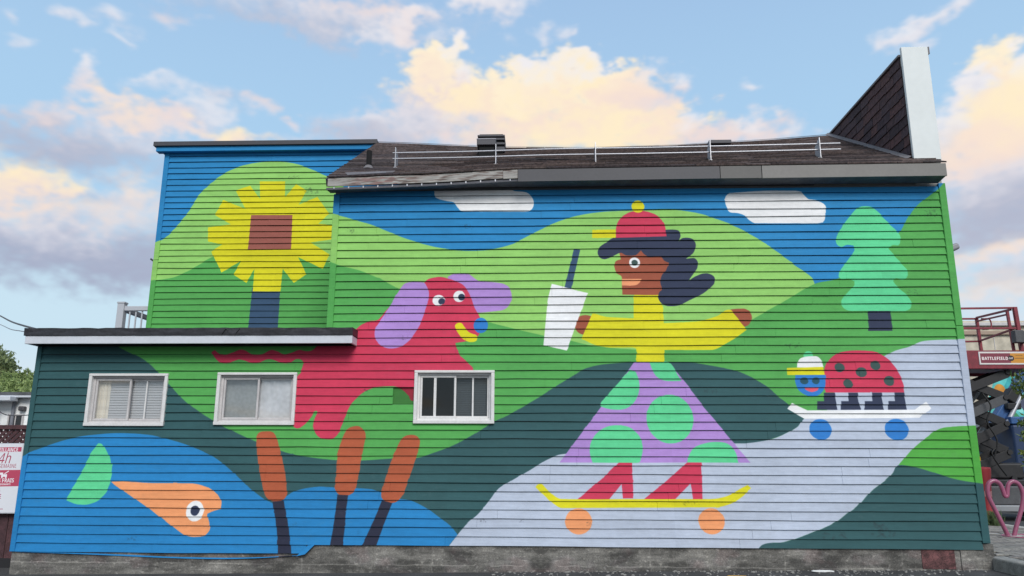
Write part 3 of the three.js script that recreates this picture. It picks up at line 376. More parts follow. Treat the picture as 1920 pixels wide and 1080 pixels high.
// ---------------------------------------------------------------- materials
const M = {
  asphalt: new THREE.MeshStandardMaterial({ map: grain(512, 4, (x, y) => { const k = 66 + 16 * fbm(x * 1.3, y * 1.3, 4) + 26 * (n2b(x * 40, y * 40) * 0.5 + n2(x * 90, y * 90) * 0.5); return [k, k, k * 1.02]; }), roughness: 0.95 }),
  concrete: new THREE.MeshStandardMaterial({
    map: grain(1024, 6, (x, y) => {
      const big = fbm(x * 0.9, y * 2.0, 5), streak = fbm(x * 2.2, y * 14, 4, n2b), drip = fbm(x * 11, y * 1.4, 3), fine = n2b(x * 42, y * 42) * 0.6 + n2(x * 95, y * 95) * 0.4, dirt = sstep(-0.12, 0.5, fbm(x * 1.3 + 8, y * 3.2 + 3, 6) + 0.35 * streak + 0.2 * drip);
      let k = 112 + 26 * big + 30 * streak + 14 * drip + 24 * fine; k = lerp(k, 58 + 14 * fine, dirt * 0.8);
      const line = Math.exp(-(((y - 0.232 - 0.008 * n2(x * 3, 4)) / 0.005) ** 2)) * (n2(x * 1.2, 9) > -0.1 ? 1 : 0); k += line * 42;
      const pale = sstep(0.25, 0.6, fbm(x * 9 + 70, y * 16, 4)); k += pale * 34;
      const rust = sstep(0.2, 0.5, fbm(x * 1.1 + 30, y * 1.7, 4)) * 5; for (const at of [1.35, 3.0, 4.42]) k += 26 * Math.exp(-(((x - at - 0.012 * n2(y * 5, at)) / 0.006) ** 2)) * (n2(at * 9, y * 6) > -0.4 ? 1 : 0.2);
      if (rust > 0) return [k + rust, k * 0.972, k * 0.94];
      return [k * 1.0, k * 0.975, k * 0.93];
    }), roughness: 0.95, bumpMap: grain(512, 3, (x, y) => 0.5 + 0.3 * fbm(x * 5, y * 5, 4) + 0.2 * n2b(x * 50, y * 50), false), bumpScale: 0.006 }),
  redPaint: new THREE.MeshStandardMaterial({ map: speck('#5b3c3c', 0.55, 7), roughness: 0.9 }),
  kerb: new THREE.MeshStandardMaterial({ map: speck('#8e8d88', 0.22, 6), roughness: 0.92 }),
  paver: ['#85827c', '#7a7873', '#8d8983', '#736f6b'].map((c, i) => new THREE.MeshStandardMaterial({ map: speck(c, 0.3, 9 + i), roughness: 0.93 })),
  joint: mat('#4c4a47', 0.95), strip: new THREE.MeshStandardMaterial({ map: speck('#b5b3ae', 0.12, 5), roughness: 0.9 }),
  whiteTrim: new THREE.MeshStandardMaterial({ map: speck('#c9ccd2', 0.03, 2.5), roughness: 0.5 }),
  vinyl: new THREE.MeshStandardMaterial({ map: speck('#d6d4d2', 0.05, 4), roughness: 0.42 }),
  sash: new THREE.MeshStandardMaterial({ map: speck('#bdb9b8', 0.06, 4), roughness: 0.5 }),
  capWhite: new THREE.MeshStandardMaterial({ map: speck('#d8dcda', 0.015, 1.0), roughness: 0.55 }),
  black: new THREE.MeshStandardMaterial({ map: speck('#2a292d', 0.3, 3), roughness: 0.5, bumpMap: grain(256, 3, (x, y) => 0.5 + 0.5 * fbm(x * 1.5, y * 4, 3), false), bumpScale: 0.02 }),
  fasciaDark: new THREE.MeshStandardMaterial({ map: speck('#454448', 0.04, 2), roughness: 0.55 }),
  capDark: new THREE.MeshStandardMaterial({ map: speck('#434247', 0.06, 2), roughness: 0.55 }),
  fasciaGrey: ['#585654', '#64625f', '#75726e'].map((c) => new THREE.MeshStandardMaterial({ map: speck(c, 0.035, 2), roughness: 0.55 })),
  wornWood: new THREE.MeshStandardMaterial({
    map: grain(1024, 2.6, (x, y) => {
      const g = fbm(x * 3.2, y * 30, 4), peel = sstep(-0.35, 0.12, fbm(x * 2.2, y * 22, 5) + 0.1), k = 156 + 34 * g, wood = [108 + 40 * g, 94 + 34 * g, 88 + 30 * g];
      const red = sstep(0.62, 0.2, Math.abs(x - 0.75)) * sstep(-0.1, 0.2, fbm(x * 3 + 30, y * 14, 3));
      const p = [k, k * 0.98, k * 0.95].map((v, c) => lerp(v, [128, 86, 82][c], red * 0.6));
      return p.map((v, c) => lerp(wood[c], v, peel));
    }), roughness: 0.9 }),
  soffit: new THREE.MeshStandardMaterial({ map: speck('#5a5a60', 0.15, 4), roughness: 0.8 }),
  shingle: ['#4d4341', '#5e514e', '#423a39', '#665955', '#4b4243', '#574a48'].map((c, i) => new THREE.MeshStandardMaterial({ map: speck(c, 0.34, 10 + i, 1.2), roughness: 0.97 })),
  shingleRed: ['#4a393b', '#523d3e', '#42353a', '#573f3e', '#4b3c40', '#3c3034'].map((c, i) => new THREE.MeshStandardMaterial({ map: speck(c, 0.3, 9 + i, 1.2), roughness: 0.97 })),
  galv: mat('#b9b9bd', 0.42, { metalness: 0.55 }), flashing: new THREE.MeshStandardMaterial({ map: speck('#6f6b6d', 0.12, 3), roughness: 0.7 }),
  vent: mat('#4b4a4f', 0.6), ventEdge: mat('#8d8c92', 0.5), hole: mat('#0d0d0e', 0.9), pipe: mat('#454448', 0.6),
  glass: new THREE.MeshPhysicalMaterial({ color: '#ffffff', transmission: 1, thickness: 0, roughness: 0.02, ior: 1.75 }),
  clearGlass: new THREE.MeshPhysicalMaterial({ color: '#d8dcdc', transmission: 1, thickness: 0, roughness: 0.02, ior: 1.4 }),
  dusty: new THREE.MeshPhysicalMaterial({ color: '#c9cccb', transmission: 0.75, thickness: 0, roughness: 0.35, ior: 1.5 }),
  blind: new THREE.MeshStandardMaterial({ color: '#a2a4a6', roughness: 0.6 }), darkBlind: mat('#0e0e10', 0.7), midBlind: mat('#85868c', 0.7), curtain: new THREE.MeshStandardMaterial({ map: speck('#cfc8b8', 0.1, 3), roughness: 0.9 }),
  film: new THREE.MeshStandardMaterial({ map: speck('#7e8484', 0.1, 2), roughness: 0.8 }), filmPale: new THREE.MeshStandardMaterial({ map: speck('#b9bbbe', 0.09, 1.6), roughness: 0.7 }),
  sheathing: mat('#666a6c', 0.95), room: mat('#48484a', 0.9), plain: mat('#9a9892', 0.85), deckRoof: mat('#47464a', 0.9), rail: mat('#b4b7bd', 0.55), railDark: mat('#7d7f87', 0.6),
};

// ---------------------------------------------------------------- ground
const lotY = (x) => 0.165 + 0.0125 * clamp(x, -8, 5.6);
{
  const xs = [-600, -200, -60, -20, -8, -4, 0, 3, 5.62], zs = [0.0, 2, 5, 10, 20, 60, 200, 600], q = [];
  const sheet = (xs, zs, y) => { for (let i = 0; i + 1 < xs.length; i++) for (let j = 0; j + 1 < zs.length; j++) { const [a, b, c, d] = [[xs[i], zs[j + 1]], [xs[i + 1], zs[j + 1]], [xs[i + 1], zs[j]], [xs[i], zs[j]]]; q.push([...[a, b, c, d].map(([x, z]) => [x, y(x, z), z]), a, b, c, d]); } };
  sheet(xs, zs, (x) => lotY(x));
  sheet([-600, -200, -60, -20, -6.72], [-600, -200, -60, -20, -8, 0.0], (x) => lotY(x));
  sheet([-6.72, 5.62], [-600, -200, -60, -8], (x) => lotY(x));
  ground('asphalt_lot', quads(q), M.asphalt);
}
ground('road', quads([[[8.66, 0.21, 600], [700, 0.21, 600], [700, 0.21, -600], [8.66, 0.21, -600], [8.66, 600], [700, 600], [700, -600], [8.66, -600]]]), M.asphalt);
{
  const walk = new THREE.Group(); walk.name = 'sidewalk'; walk.userData = { kind: 'structure' }; scene.add(walk);
  part(walk, 'paving_bed', box(5.62, 8.5, -0.4, 0.362, -60, 60), M.joint);
  const r = rng(5), rows = [];
  for (let j = 0, z = -5.9; z < 0.9; z += 0.15, j++) for (let x = 5.75 + (j % 2) * 0.15; x < 8.4; x += 0.3) {
    if (Math.abs((x - 7.46) * 0.82 - (z + 3.08) * 0.572) < 0.2) continue;
    const seen = x > 5.55 + 0.46 * Math.max(0, -z), g = rbox(x + 0.006, x + 0.294, 0.355, 0.377 + r() * 0.006, z + 0.006, z + 0.144, 0.008);
    if (seen) part(walk, 'paver', g, M.paver[Math.floor(r() * 4)]); else rows.push(g);
  }
  part(walk, 'paver', rows, M.paver[0], { kind: 'stuff' });
  const d = [0.572, 0.82];
  part(walk, 'edging_strip', bar([7.46 - d[0] * 1.9, 0.365, -3.08 - d[1] * 1.9], [7.46 + d[0] * 1.6, 0.365, -3.08 + d[1] * 1.6], 0.13, 0.04), M.strip);
}
{
  const k = thing('lot_kerb', 'grey concrete kerb beside the parking lot at the building corner', 'kerb', [5.62, 0.2, 0]); delete k.userData.category; delete k.userData.label; k.userData.kind = 'structure';
  for (let z = -0.1, i = 0; z < 9; z += 1.5, i++) part(k, 'kerb_stone', rbox(5.5, 5.72, -0.1, 0.385 - 0.002 * i, z + 0.004, z + 1.496, 0.03), M.kerb);
  const s = thing('street_kerb', '', '', [8.58, 0.2, -4]); delete s.userData.category; delete s.userData.label; s.userData.kind = 'structure';
  for (let z = -16; z < 8; z += 1.5) part(s, 'kerb_stone', rbox(8.47, 8.66, -0.1, 0.39, z + 0.004, z + 1.496, 0.03), M.strip);
}
ground('parking_line', box(2.2, 2.42, 0.18, lotY(2.3) + 0.004, 0.38, 1.7), new THREE.MeshStandardMaterial({ map: speck('#c79a45', 0.4, 9), roughness: 0.9 }));

// ---------------------------------------------------------------- the painted building
const house = thing('painted_building', 'long clapboard building painted with a colourful mural of a skateboarder, a dog and hills', 'building', [-0.6, 0.2, -2.5]);
const C = 0.1098;
function boardGeo(x0, x1, yb, yt, z, boxUV, seed, y0row, lift = 0) {             // one lapped board: sloping face, shadowed underside, thin ends
  const n = Math.max(1, Math.ceil((x1 - x0) / 0.45)), q = [], uv = (x, y) => [(x - boxUV[0]) / (boxUV[1] - boxUV[0]), (y - boxUV[2]) / (boxUV[3] - boxUV[2])];
  const at = (x, y) => { const t = clamp((y - y0row) / C, 0, 1.2), wob = n2(x * 0.55, seed * 3.7) * 0.0045 + n2b(x * 1.6, seed * 1.3) * 0.0012, bow = n2(x * 0.7 + 50, seed * 2.1) * 0.0035; return [x, y + (y === yb ? wob : 0), z + Math.max(0.001, 0.0225 - 0.0195 * t + bow * (1 - t) + lift)]; };
  for (let i = 0; i < n; i++) {
    const a = lerp(x0, x1, i / n), b = lerp(x0, x1, (i + 1) / n), A = at(a, yb), B = at(b, yb), D = at(a, yt), E = at(b, yt);
    q.push([A, B, E, D, uv(a, yb), uv(b, yb), uv(b, yt), uv(a, yt)]);
    const A2 = [a, A[1] + 0.003, z - 0.014], B2 = [b, B[1] + 0.003, z - 0.014];
    q.push([D, E, [b, yt + 0.001, z - 0.014], [a, yt + 0.001, z - 0.014], uv(a, yt), uv(b, yt), uv(b, yt), uv(a, yt)]);
    q.push([A2, B2, B, A, uv(a, yb), uv(b, yb), uv(b, yb), uv(a, yb)]);
    if (i === 0) q.push([[a, yt, z - 0.014], A2, A, D, uv(a, yt), uv(a, yb), uv(a, yb), uv(a, yt)]);
    if (i === n - 1) q.push([B2, [b, yt, z - 0.014], E, B, uv(b, yb), uv(b, yt), uv(b, yt), uv(b, yb)]);
  }
  return quads(q);
}
function cladding(parent, rows, z, material, boxUV, holes, seed) {
  const r = rng(seed);
  for (const [k, x0, x1, yb, cut] of rows) {
    const yt = cut ?? yb + C - 0.005, lead = ((k * 0.172 + (k % 7 > 3 ? 2.3 : 0.4) + r() * 0.25) % 3.66), ends = [x0];
    for (let x = -9 + lead; x < x1; x += 3.66) if (x > x0 + 0.35 && x < x1 - 0.35) ends.push(x);
    ends.push(x1);
    for (let i = 0; i + 1 < ends.length; i++) {
      let runs = [[ends[i] + (i ? 0.001 : 0), ends[i + 1] - (i + 2 < ends.length ? 0.001 : 0), yb, yt]];
      for (const [hx0, hx1, hy0, hy1] of holes) {
        const next = [];
        for (const [a, b, c, d] of runs) {
          if (b <= hx0 || a >= hx1 || d <= hy0 || c >= hy1) { next.push([a, b, c, d]); continue; }
          if (a < hx0) next.push([a, hx0, c, d]);
          if (b > hx1) next.push([hx1, b, c, d]);
          const m0 = Math.max(a, hx0), m1 = Math.min(b, hx1);
          if (d > hy1) next.push([m0, m1, hy1, d]);
          if (c < hy0) next.push([m0, m1, c, hy0]);
        }
        runs = next;
      }
      for (const [a, b, c, d] of runs) if (b - a > 0.01 && d - c > 0.004) part(parent, 'siding_board', boardGeo(a, b, c, d, z, boxUV, k + seed, yb, (i % 2) * 0.0022), material);
    }
  }
}
const WINDOWS = [[-6.0, -4.93, 1.938, 2.627], [-4.268, -3.202, 1.954, 2.641], [-1.646, -0.592, 1.976, 2.668]];
const HOLES = WINDOWS.map(([a, b, c, d]) => [a + 0.03, b - 0.03, c + 0.03, d - 0.02]);
{
  const wall = subgroup(house, 'front_wall', { label: 'long front wall of lapped boards painted with skateboarder, dog, pond and path' });
  const rows = [[-1, -6.7, -2.955, 0.362]];
  for (let k = 0; k < 43; k++) { const yb = 0.4718 + C * k; const ext = yb < 2.93; rows.push([k, ext ? -6.7 : -2.765, 5.402, yb, yb + C > 5.16 ? 5.16 : undefined]); }
  cladding(wall, rows.filter((q) => q[3] < 5.15), 0, muralMain, MAIN_BOX, [...HOLES, [-1.925, -1.6, 2.229, 2.448]], 2);
  part(wall, 'plywood_patch', flatUV(rbox(-1.925, -1.63, 2.229, 2.448, -0.03, -0.009, 0.003), MAIN_BOX), muralRough, { label: 'bare flat patch where two boards are missing' });
  const shape = new THREE.Shape([[-6.74, 0.3], [5.48, 0.3], [5.48, 5.2], [-2.84, 5.2], [-2.84, 3.05], [-6.74, 3.05]].map((p) => new THREE.Vector2(...p)));
  for (const [a, b, c, d] of HOLES) shape.holes.push(new THREE.Path([[a, c], [b, c], [b, d], [a, d]].map((p) => new THREE.Vector2(...p))));
  part(wall, 'wall_sheathing', new THREE.ExtrudeGeometry(shape, { depth: 0.12, bevelEnabled: false }).translate(0, 0, -0.136), M.sheathing);
}
{
  const wall = subgroup(house, 'upper_wall', { label: 'set-back upper wall painted with a yellow sunflower' }), rows = [];
  for (let k = 0; k < 34; k++) rows.push([k, -6.7, -2.5, 3.25 + C * k]);
  cladding(wall, rows.filter((q) => q[3] < 6.96), -2.8, muralUpper, UPPER_BOX, [], 60);
  part(wall, 'wall_sheathing', box(-6.76, -2.5, 2.9, 7.0, -2.94, -2.816), M.sheathing);
}
function flatUV(g, b) { const p = g.attributes.position, uv = g.attributes.uv; for (let i = 0; i < p.count; i++) uv.setXY(i, (p.getX(i) - b[0]) / (b[1] - b[0]), (p.getY(i) - b[2]) / (b[3] - b[2])); return g; }
// corner boards, painted over with the mural
part(house, 'corner_board', flatUV(rbox(-6.765, -6.698, 0.36, 2.995, -0.1, 0.032, 0.008), MAIN_BOX), muralMain);
part(house, 'corner_board', flatUV(rbox(5.4, 5.494, 0.545, 3.24, -0.12, 0.034, 0.008), MAIN_BOX), muralMain);
part(house, 'corner_board', flatUV(rbox(5.401, 5.493, 3.244, 5.2, -0.12, 0.033, 0.008), MAIN_BOX), muralMain);
part(house, 'corner_board', flatUV(rbox(-2.852, -2.765, 3.2, 5.12, -0.1, 0.033, 0.008), MAIN_BOX), muralMain);
part(house, 'corner_board', flatUV(rbox(-6.79, -6.7, 3.2, 4.93, -2.92, -2.768, 0.008), UPPER_BOX), muralUpper);
part(house, 'corner_board', flatUV(rbox(-6.785, -6.695, 4.934, 6.94, -2.92, -2.77, 0.008), UPPER_BOX), muralUpper);
part(house, 'siding_edge', [bar([-6.84, 4.955, -2.78], [-6.76, 4.90, -2.78], 0.012, 0.03)], M.black);
// the loose bottom strip and the torn end of the lowest board
{
  const pts = [], n = 26; for (let i = 0; i <= n; i++) { const t = i / n; pts.push([lerp(-6.68, -3.02, t), 0.352 - 0.055 * Math.sin(Math.PI * Math.pow(t, 1.7)) - 0.012 * t, 0.012 + 0.006 * Math.sin(t * 9)]); }
  const q = []; for (let i = 0; i < n; i++) { const a = pts[i], b = pts[i + 1], h = (t) => 0.004 + 0.014 * Math.sin(Math.PI * t) ; q.push([a, b, [b[0], b[1] + h((i + 1) / n), b[2] - 0.012], [a[0], a[1] + h(i / n), a[2] - 0.012], a, b, b, a]); }
  part(house, 'loose_starter_strip', flatUV(quads(q), MAIN_BOX), muralMain);
  part(house, 'torn_board_end', flatUV(quads([[[-3.06, 0.335, 0.05], [-2.95, 0.36, 0.06], [-2.84, 0.475, 0.03], [-2.93, 0.465, 0.012], [0, 0], [0, 0], [0, 0], [0, 0]]]), MAIN_BOX), muralMain);
}
{
  const f = subgroup(house, 'foundation');
  part(f, 'foundation_wall', box(-6.75, -2.1, -0.3, 0.47, -0.2, -0.004), M.concrete);
  part(f, 'foundation_wall', box(-2.098, 5.13, -0.3, 0.492, -0.2, -0.002), M.concrete);
  part(f, 'foundation_wall', box(5.13, 5.53, -0.3, 0.535, -0.2, 0.012), M.concrete);
  part(f, 'painted_patch', rbox(4.66, 5.06, 0.24, 0.5, -0.02, 0.006, 0.003), M.redPaint);
}
// side and back walls close the volume
part(house, 'side_wall', [box(-6.74, -6.62, -0.2, 3.05, -8, -0.125), box(-2.84, -2.72, 3.0, 5.2, -2.8, -0.125), box(-6.76, -6.64, 3.0, 7.0, -8, -2.93)], M.plain);
part(house, 'facade_wall', box(5.36, 5.48, -0.2, 7.1, -8, -0.126), M.plain);
part(house, 'back_wall', box(-6.76, 5.48, -0.2, 7.0, -8.1, -8.0), M.plain);

// windows
WINDOWS.forEach(([x0, x1, y0, y1], i) => {
  const w = subgroup(house, 'window', { label: ['white sliding window with blinds, on dark teal', 'white sliding window with grey panes, beside the red dog', 'white sliding window with dark panes, below the red dog'][i] });
  const t = 0.045, a = x0 + t, b = x1 - t, c = y0 + 0.045, d = y1 - 0.035, cx = (a + b) / 2, W = b - a;
  part(w, 'frame', [rbox(x0, x1, y1 - 0.034, y1, -0.07, 0.045, 0.006), rbox(x0, x1, y0, y0 + 0.044, -0.07, 0.052, 0.006), rbox(x0 + 0.001, x0 + t, y0 + 0.044, y1 - 0.034, -0.07, 0.044, 0.006), rbox(x1 - t, x1 - 0.001, y0 + 0.044, y1 - 0.034, -0.07, 0.044, 0.006)], M.vinyl);
  const inner = i === 2 ? M.vinyl : M.sash;
  const ring = (p, q, r, s, z0, z1, k) => [rbox(p, q, s - k, s, z0, z1, 0.004), rbox(p, q, r, r + k, z0, z1, 0.004), rbox(p, p + k, r + k, s - k, z0, z1, 0.004), rbox(q - k, q, r + k, s - k, z0, z1, 0.004)];
  part(w, 'track', ring(a - 0.002, b + 0.002, c - 0.002, d + 0.002, -0.08, -0.012, 0.03), inner);
  part(w, 'sash', ring(a + 0.03, cx + 0.02, c + 0.03, d - 0.03, -0.05, -0.02, 0.026), inner);
  part(w, 'sash', ring(cx - 0.018, b - 0.03, c + 0.03, d - 0.03, -0.078, -0.052, 0.026), inner);
  if (i === 2) part(w, 'sash_bar', [box(a + W * 0.215, a + W * 0.25, c + 0.055, d - 0.055, -0.044, -0.026)], M.vinyl);
  if (i !== 1) part(w, 'sash_bar', [box(a + W * (i ? 0.735 : 0.71), a + W * (i ? 0.757 : 0.727), c + 0.055, d - 0.055, -0.073, -0.058)], M.vinyl);
  part(w, 'pane', box(a + 0.055, cx - 0.004, c + 0.055, d - 0.055, -0.037, -0.0345), i === 2 ? M.clearGlass : M.glass);
  part(w, 'pane', box(cx + 0.007, b - 0.055, c + 0.055, d - 0.055, -0.067, -0.0645), i === 2 ? M.clearGlass : M.glass);
  if (i === 1) {
    part(w, 'curtain', box(a + 0.03, cx - 0.01, c + 0.02, d - 0.02, -0.125, -0.115), M.film);
    const q = [], n = 30, p = (t, y) => [lerp(cx, b - 0.03, t), y, -0.1 + 0.008 * n2(t * 3, y * 1.6)];
    for (let k = 0; k < n; k++) for (let j = 0; j < 8; j++) { const y0 = lerp(c + 0.02, d - 0.02, j / 8), y1 = lerp(c + 0.02, d - 0.02, (j + 1) / 8), m = [p(k / n, y0), p((k + 1) / n, y0), p((k + 1) / n, y1), p(k / n, y1)]; q.push([...m, ...m.map((v) => [v[0], v[1]])]); }
    part(w, 'curtain', quads(q), M.filmPale);
  } else {
    const s = []; for (let y = c + 0.045; y < d - 0.03; y += i ? 0.024 : 0.034) s.push(box(a + W * (i ? 0.03 : 0.17), b - 0.04, y, y + 0.0025, i ? -0.128 : -0.133, i ? -0.106 : -0.101).rotateX(0));
    const tilt = s.map((g, k) => { const y = c + 0.045 + (i ? 0.024 : 0.034) * k; return g.translate(0, -y, 0.117).rotateX(i ? 1.3 : 1.25).translate(0, y, -0.117); });
    if (i) { const right = tilt.map((g) => g.clone().scale((b - 0.04 - cx) / (b - 0.04 - a - W * 0.03), 1, 1)).map((g) => { g.computeBoundingBox(); return g.translate(cx + 0.004 - g.boundingBox.min.x, 0, 0); }); part(w, 'blind', right, M.midBlind); } else part(w, 'blind', tilt, M.blind);
    if (i === 0) { const q = []; for (let k = 0; k < 14; k++) { const X = (m) => a + 0.02 + (W * 0.17 * m) / 14, Z = (m) => -0.1 + 0.012 * Math.sin(m * 1.7); q.push([[X(k), c + 0.01, Z(k)], [X(k + 1), c + 0.01, Z(k + 1)], [X(k + 1), d - 0.01, Z(k + 1)], [X(k), d - 0.01, Z(k)], [0, 0], [0.05, 0], [0.05, 1], [0, 1]]); } part(w, 'curtain', quads(q), M.curtain); part(w, 'sill', rbox(a, b, c + 0.01, c + 0.04, -0.16, -0.085, 0.004), M.vinyl); }
  }
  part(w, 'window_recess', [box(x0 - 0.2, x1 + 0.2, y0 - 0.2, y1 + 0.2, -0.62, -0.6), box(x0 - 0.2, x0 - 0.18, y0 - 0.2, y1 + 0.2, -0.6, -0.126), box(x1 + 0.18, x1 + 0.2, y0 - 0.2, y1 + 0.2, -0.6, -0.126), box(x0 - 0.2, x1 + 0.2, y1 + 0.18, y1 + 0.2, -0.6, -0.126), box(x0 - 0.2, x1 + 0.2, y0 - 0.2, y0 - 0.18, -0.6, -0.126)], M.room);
});
// a bare plywood patch in the cladding left of the third window is part of the wall paint; the lamp on the facade corner
{
  const l = subgroup(house, 'wall_lamp');
  part(l, 'lamp_arm', [bar([5.49, 4.2, -0.3], [5.6, 4.26, -0.3], 0.03), bar([5.6, 4.26, -0.3], [5.66, 4.36, -0.3], 0.025)], M.pipe);
  part(l, 'lamp_head', rbox(5.57, 5.74, 4.33, 4.42, -0.38, -0.24, 0.03).translate(-5.65, -4.37, 0).rotateZ(0.35).translate(5.65, 4.37, 0), M.ventEdge);
}

// lower roof of the left extension
{
  const r = subgroup(house, 'extension_roof');
  part(r, 'roof_slab', box(-6.74, -2.48, 3.0, 3.15, -2.8, 0.24), M.deckRoof);
  const q = [], n = 44; for (let i = 0; i < n; i++) { const X = (k) => lerp(-6.79, -2.425, k / n), Y = (k) => 3.196 + 0.007 * n2(k * 0.37, 2), Z = (k) => 0.302 + 0.004 * n2(k * 0.5, 7); q.push([[X(i), 3.098, Z(i)], [X(i + 1), 3.098, Z(i + 1)], [X(i + 1), Y(i + 1), Z(i + 1) + 0.004], [X(i), Y(i), Z(i) + 0.004], [X(i), 0], [X(i + 1), 0], [X(i + 1), 0.1], [X(i), 0.1]]); q.push([[X(i), Y(i), Z(i) + 0.004], [X(i + 1), Y(i + 1), Z(i + 1) + 0.004], [X(i + 1), 3.19, -2.8], [X(i), 3.19, -2.8], [X(i), 0], [X(i + 1), 0], [X(i + 1), 3], [X(i), 3]]); }
  q.push([[-2.425, 3.098, -2.8], [-2.425, 3.196, -2.8], [-2.425, 3.196, 0.302], [-2.425, 3.098, 0.302], [0, 0], [0, 0], [0, 0], [0, 0]], [[-6.79, 3.098, 0.302], [-6.79, 3.196, 0.302], [-6.79, 3.196, -2.8], [-6.79, 3.098, -2.8], [0, 0], [0, 0], [0, 0], [0, 0]]);
  part(r, 'drip_edge', quads(q), M.black);
  part(r, 'fascia', [rbox(-6.775, -2.43, 2.99, 3.097, 0.262, 0.288, 0.006), rbox(-2.456, -2.432, 2.992, 3.096, -2.7, 0.261, 0.006), rbox(-6.774, -6.75, 2.992, 3.096, -2.7, 0.261, 0.006)], M.whiteTrim);
  part(r, 'soffit', box(-6.75, -2.456, 3.0, 3.02, 0.036, 0.261), M.soffit);
  const cr = []; for (const [x, s] of [[-4.15, 1], [-4.03, -1], [-3.97, 1]]) cr.push(bar([x, 3.105, 0.308], [x + 0.06 * s, 3.185, 0.312], 0.012, 0.006)); part(r, 'metal_crease', cr, M.black);
}
// flat roof edge of the upper block
{
  const r = subgroup(house, 'upper_roof');
  part(r, 'fascia', [rbox(-6.94, -2.88, 7.018, 7.1, -2.66, -2.63, 0.006), rbox(-6.94, -6.91, 7.018, 7.1, -8.1, -2.661, 0.006)], M.capDark);
  part(r, 'roof_slab', box(-6.91, -2.88, 7.02, 7.085, -8.1, -2.661), M.deckRoof);
  part(r, 'soffit', flatUV(box(-6.9, -2.88, 6.93, 7.016, -2.8, -2.672), UPPER_BOX), muralUpper);
}
// main roof: eave, sagging ridge, shingle strips of three tabs
const table = (t, x) => { for (let i = 0; i + 1 < t.length; i++) if (x <= t[i + 1][0]) return lerp(t[i][1], t[i + 1][1], sstep(0, 1, clamp((x - t[i][0]) / (t[i + 1][0] - t[i][0]))) * 0.35 + clamp((x - t[i][0]) / (t[i + 1][0] - t[i][0])) * 0.65); return t[t.length - 1][1]; };
const eaveY = (x) => table([[-2.9, 5.275], [-1.5, 5.315], [-0.3, 5.375], [2.5, 5.392], [5.5, 5.402]], x), ridgeY = (x) => table([[-2.9, 7.075], [-0.6, 6.955], [0.86, 6.925], [2.3, 6.95], [3.68, 7.02], [5.5, 7.14]], x);
const ZE = 0.275, ZR = -2.74, roofAt = (x, t, h = 0) => [x, lerp(eaveY(x), ridgeY(x), t) + h * 0.87, lerp(ZE, ZR, t) + h * 0.5];
const roofY = (x, z) => roofAt(x, (z - ZE) / (ZR - ZE))[1];
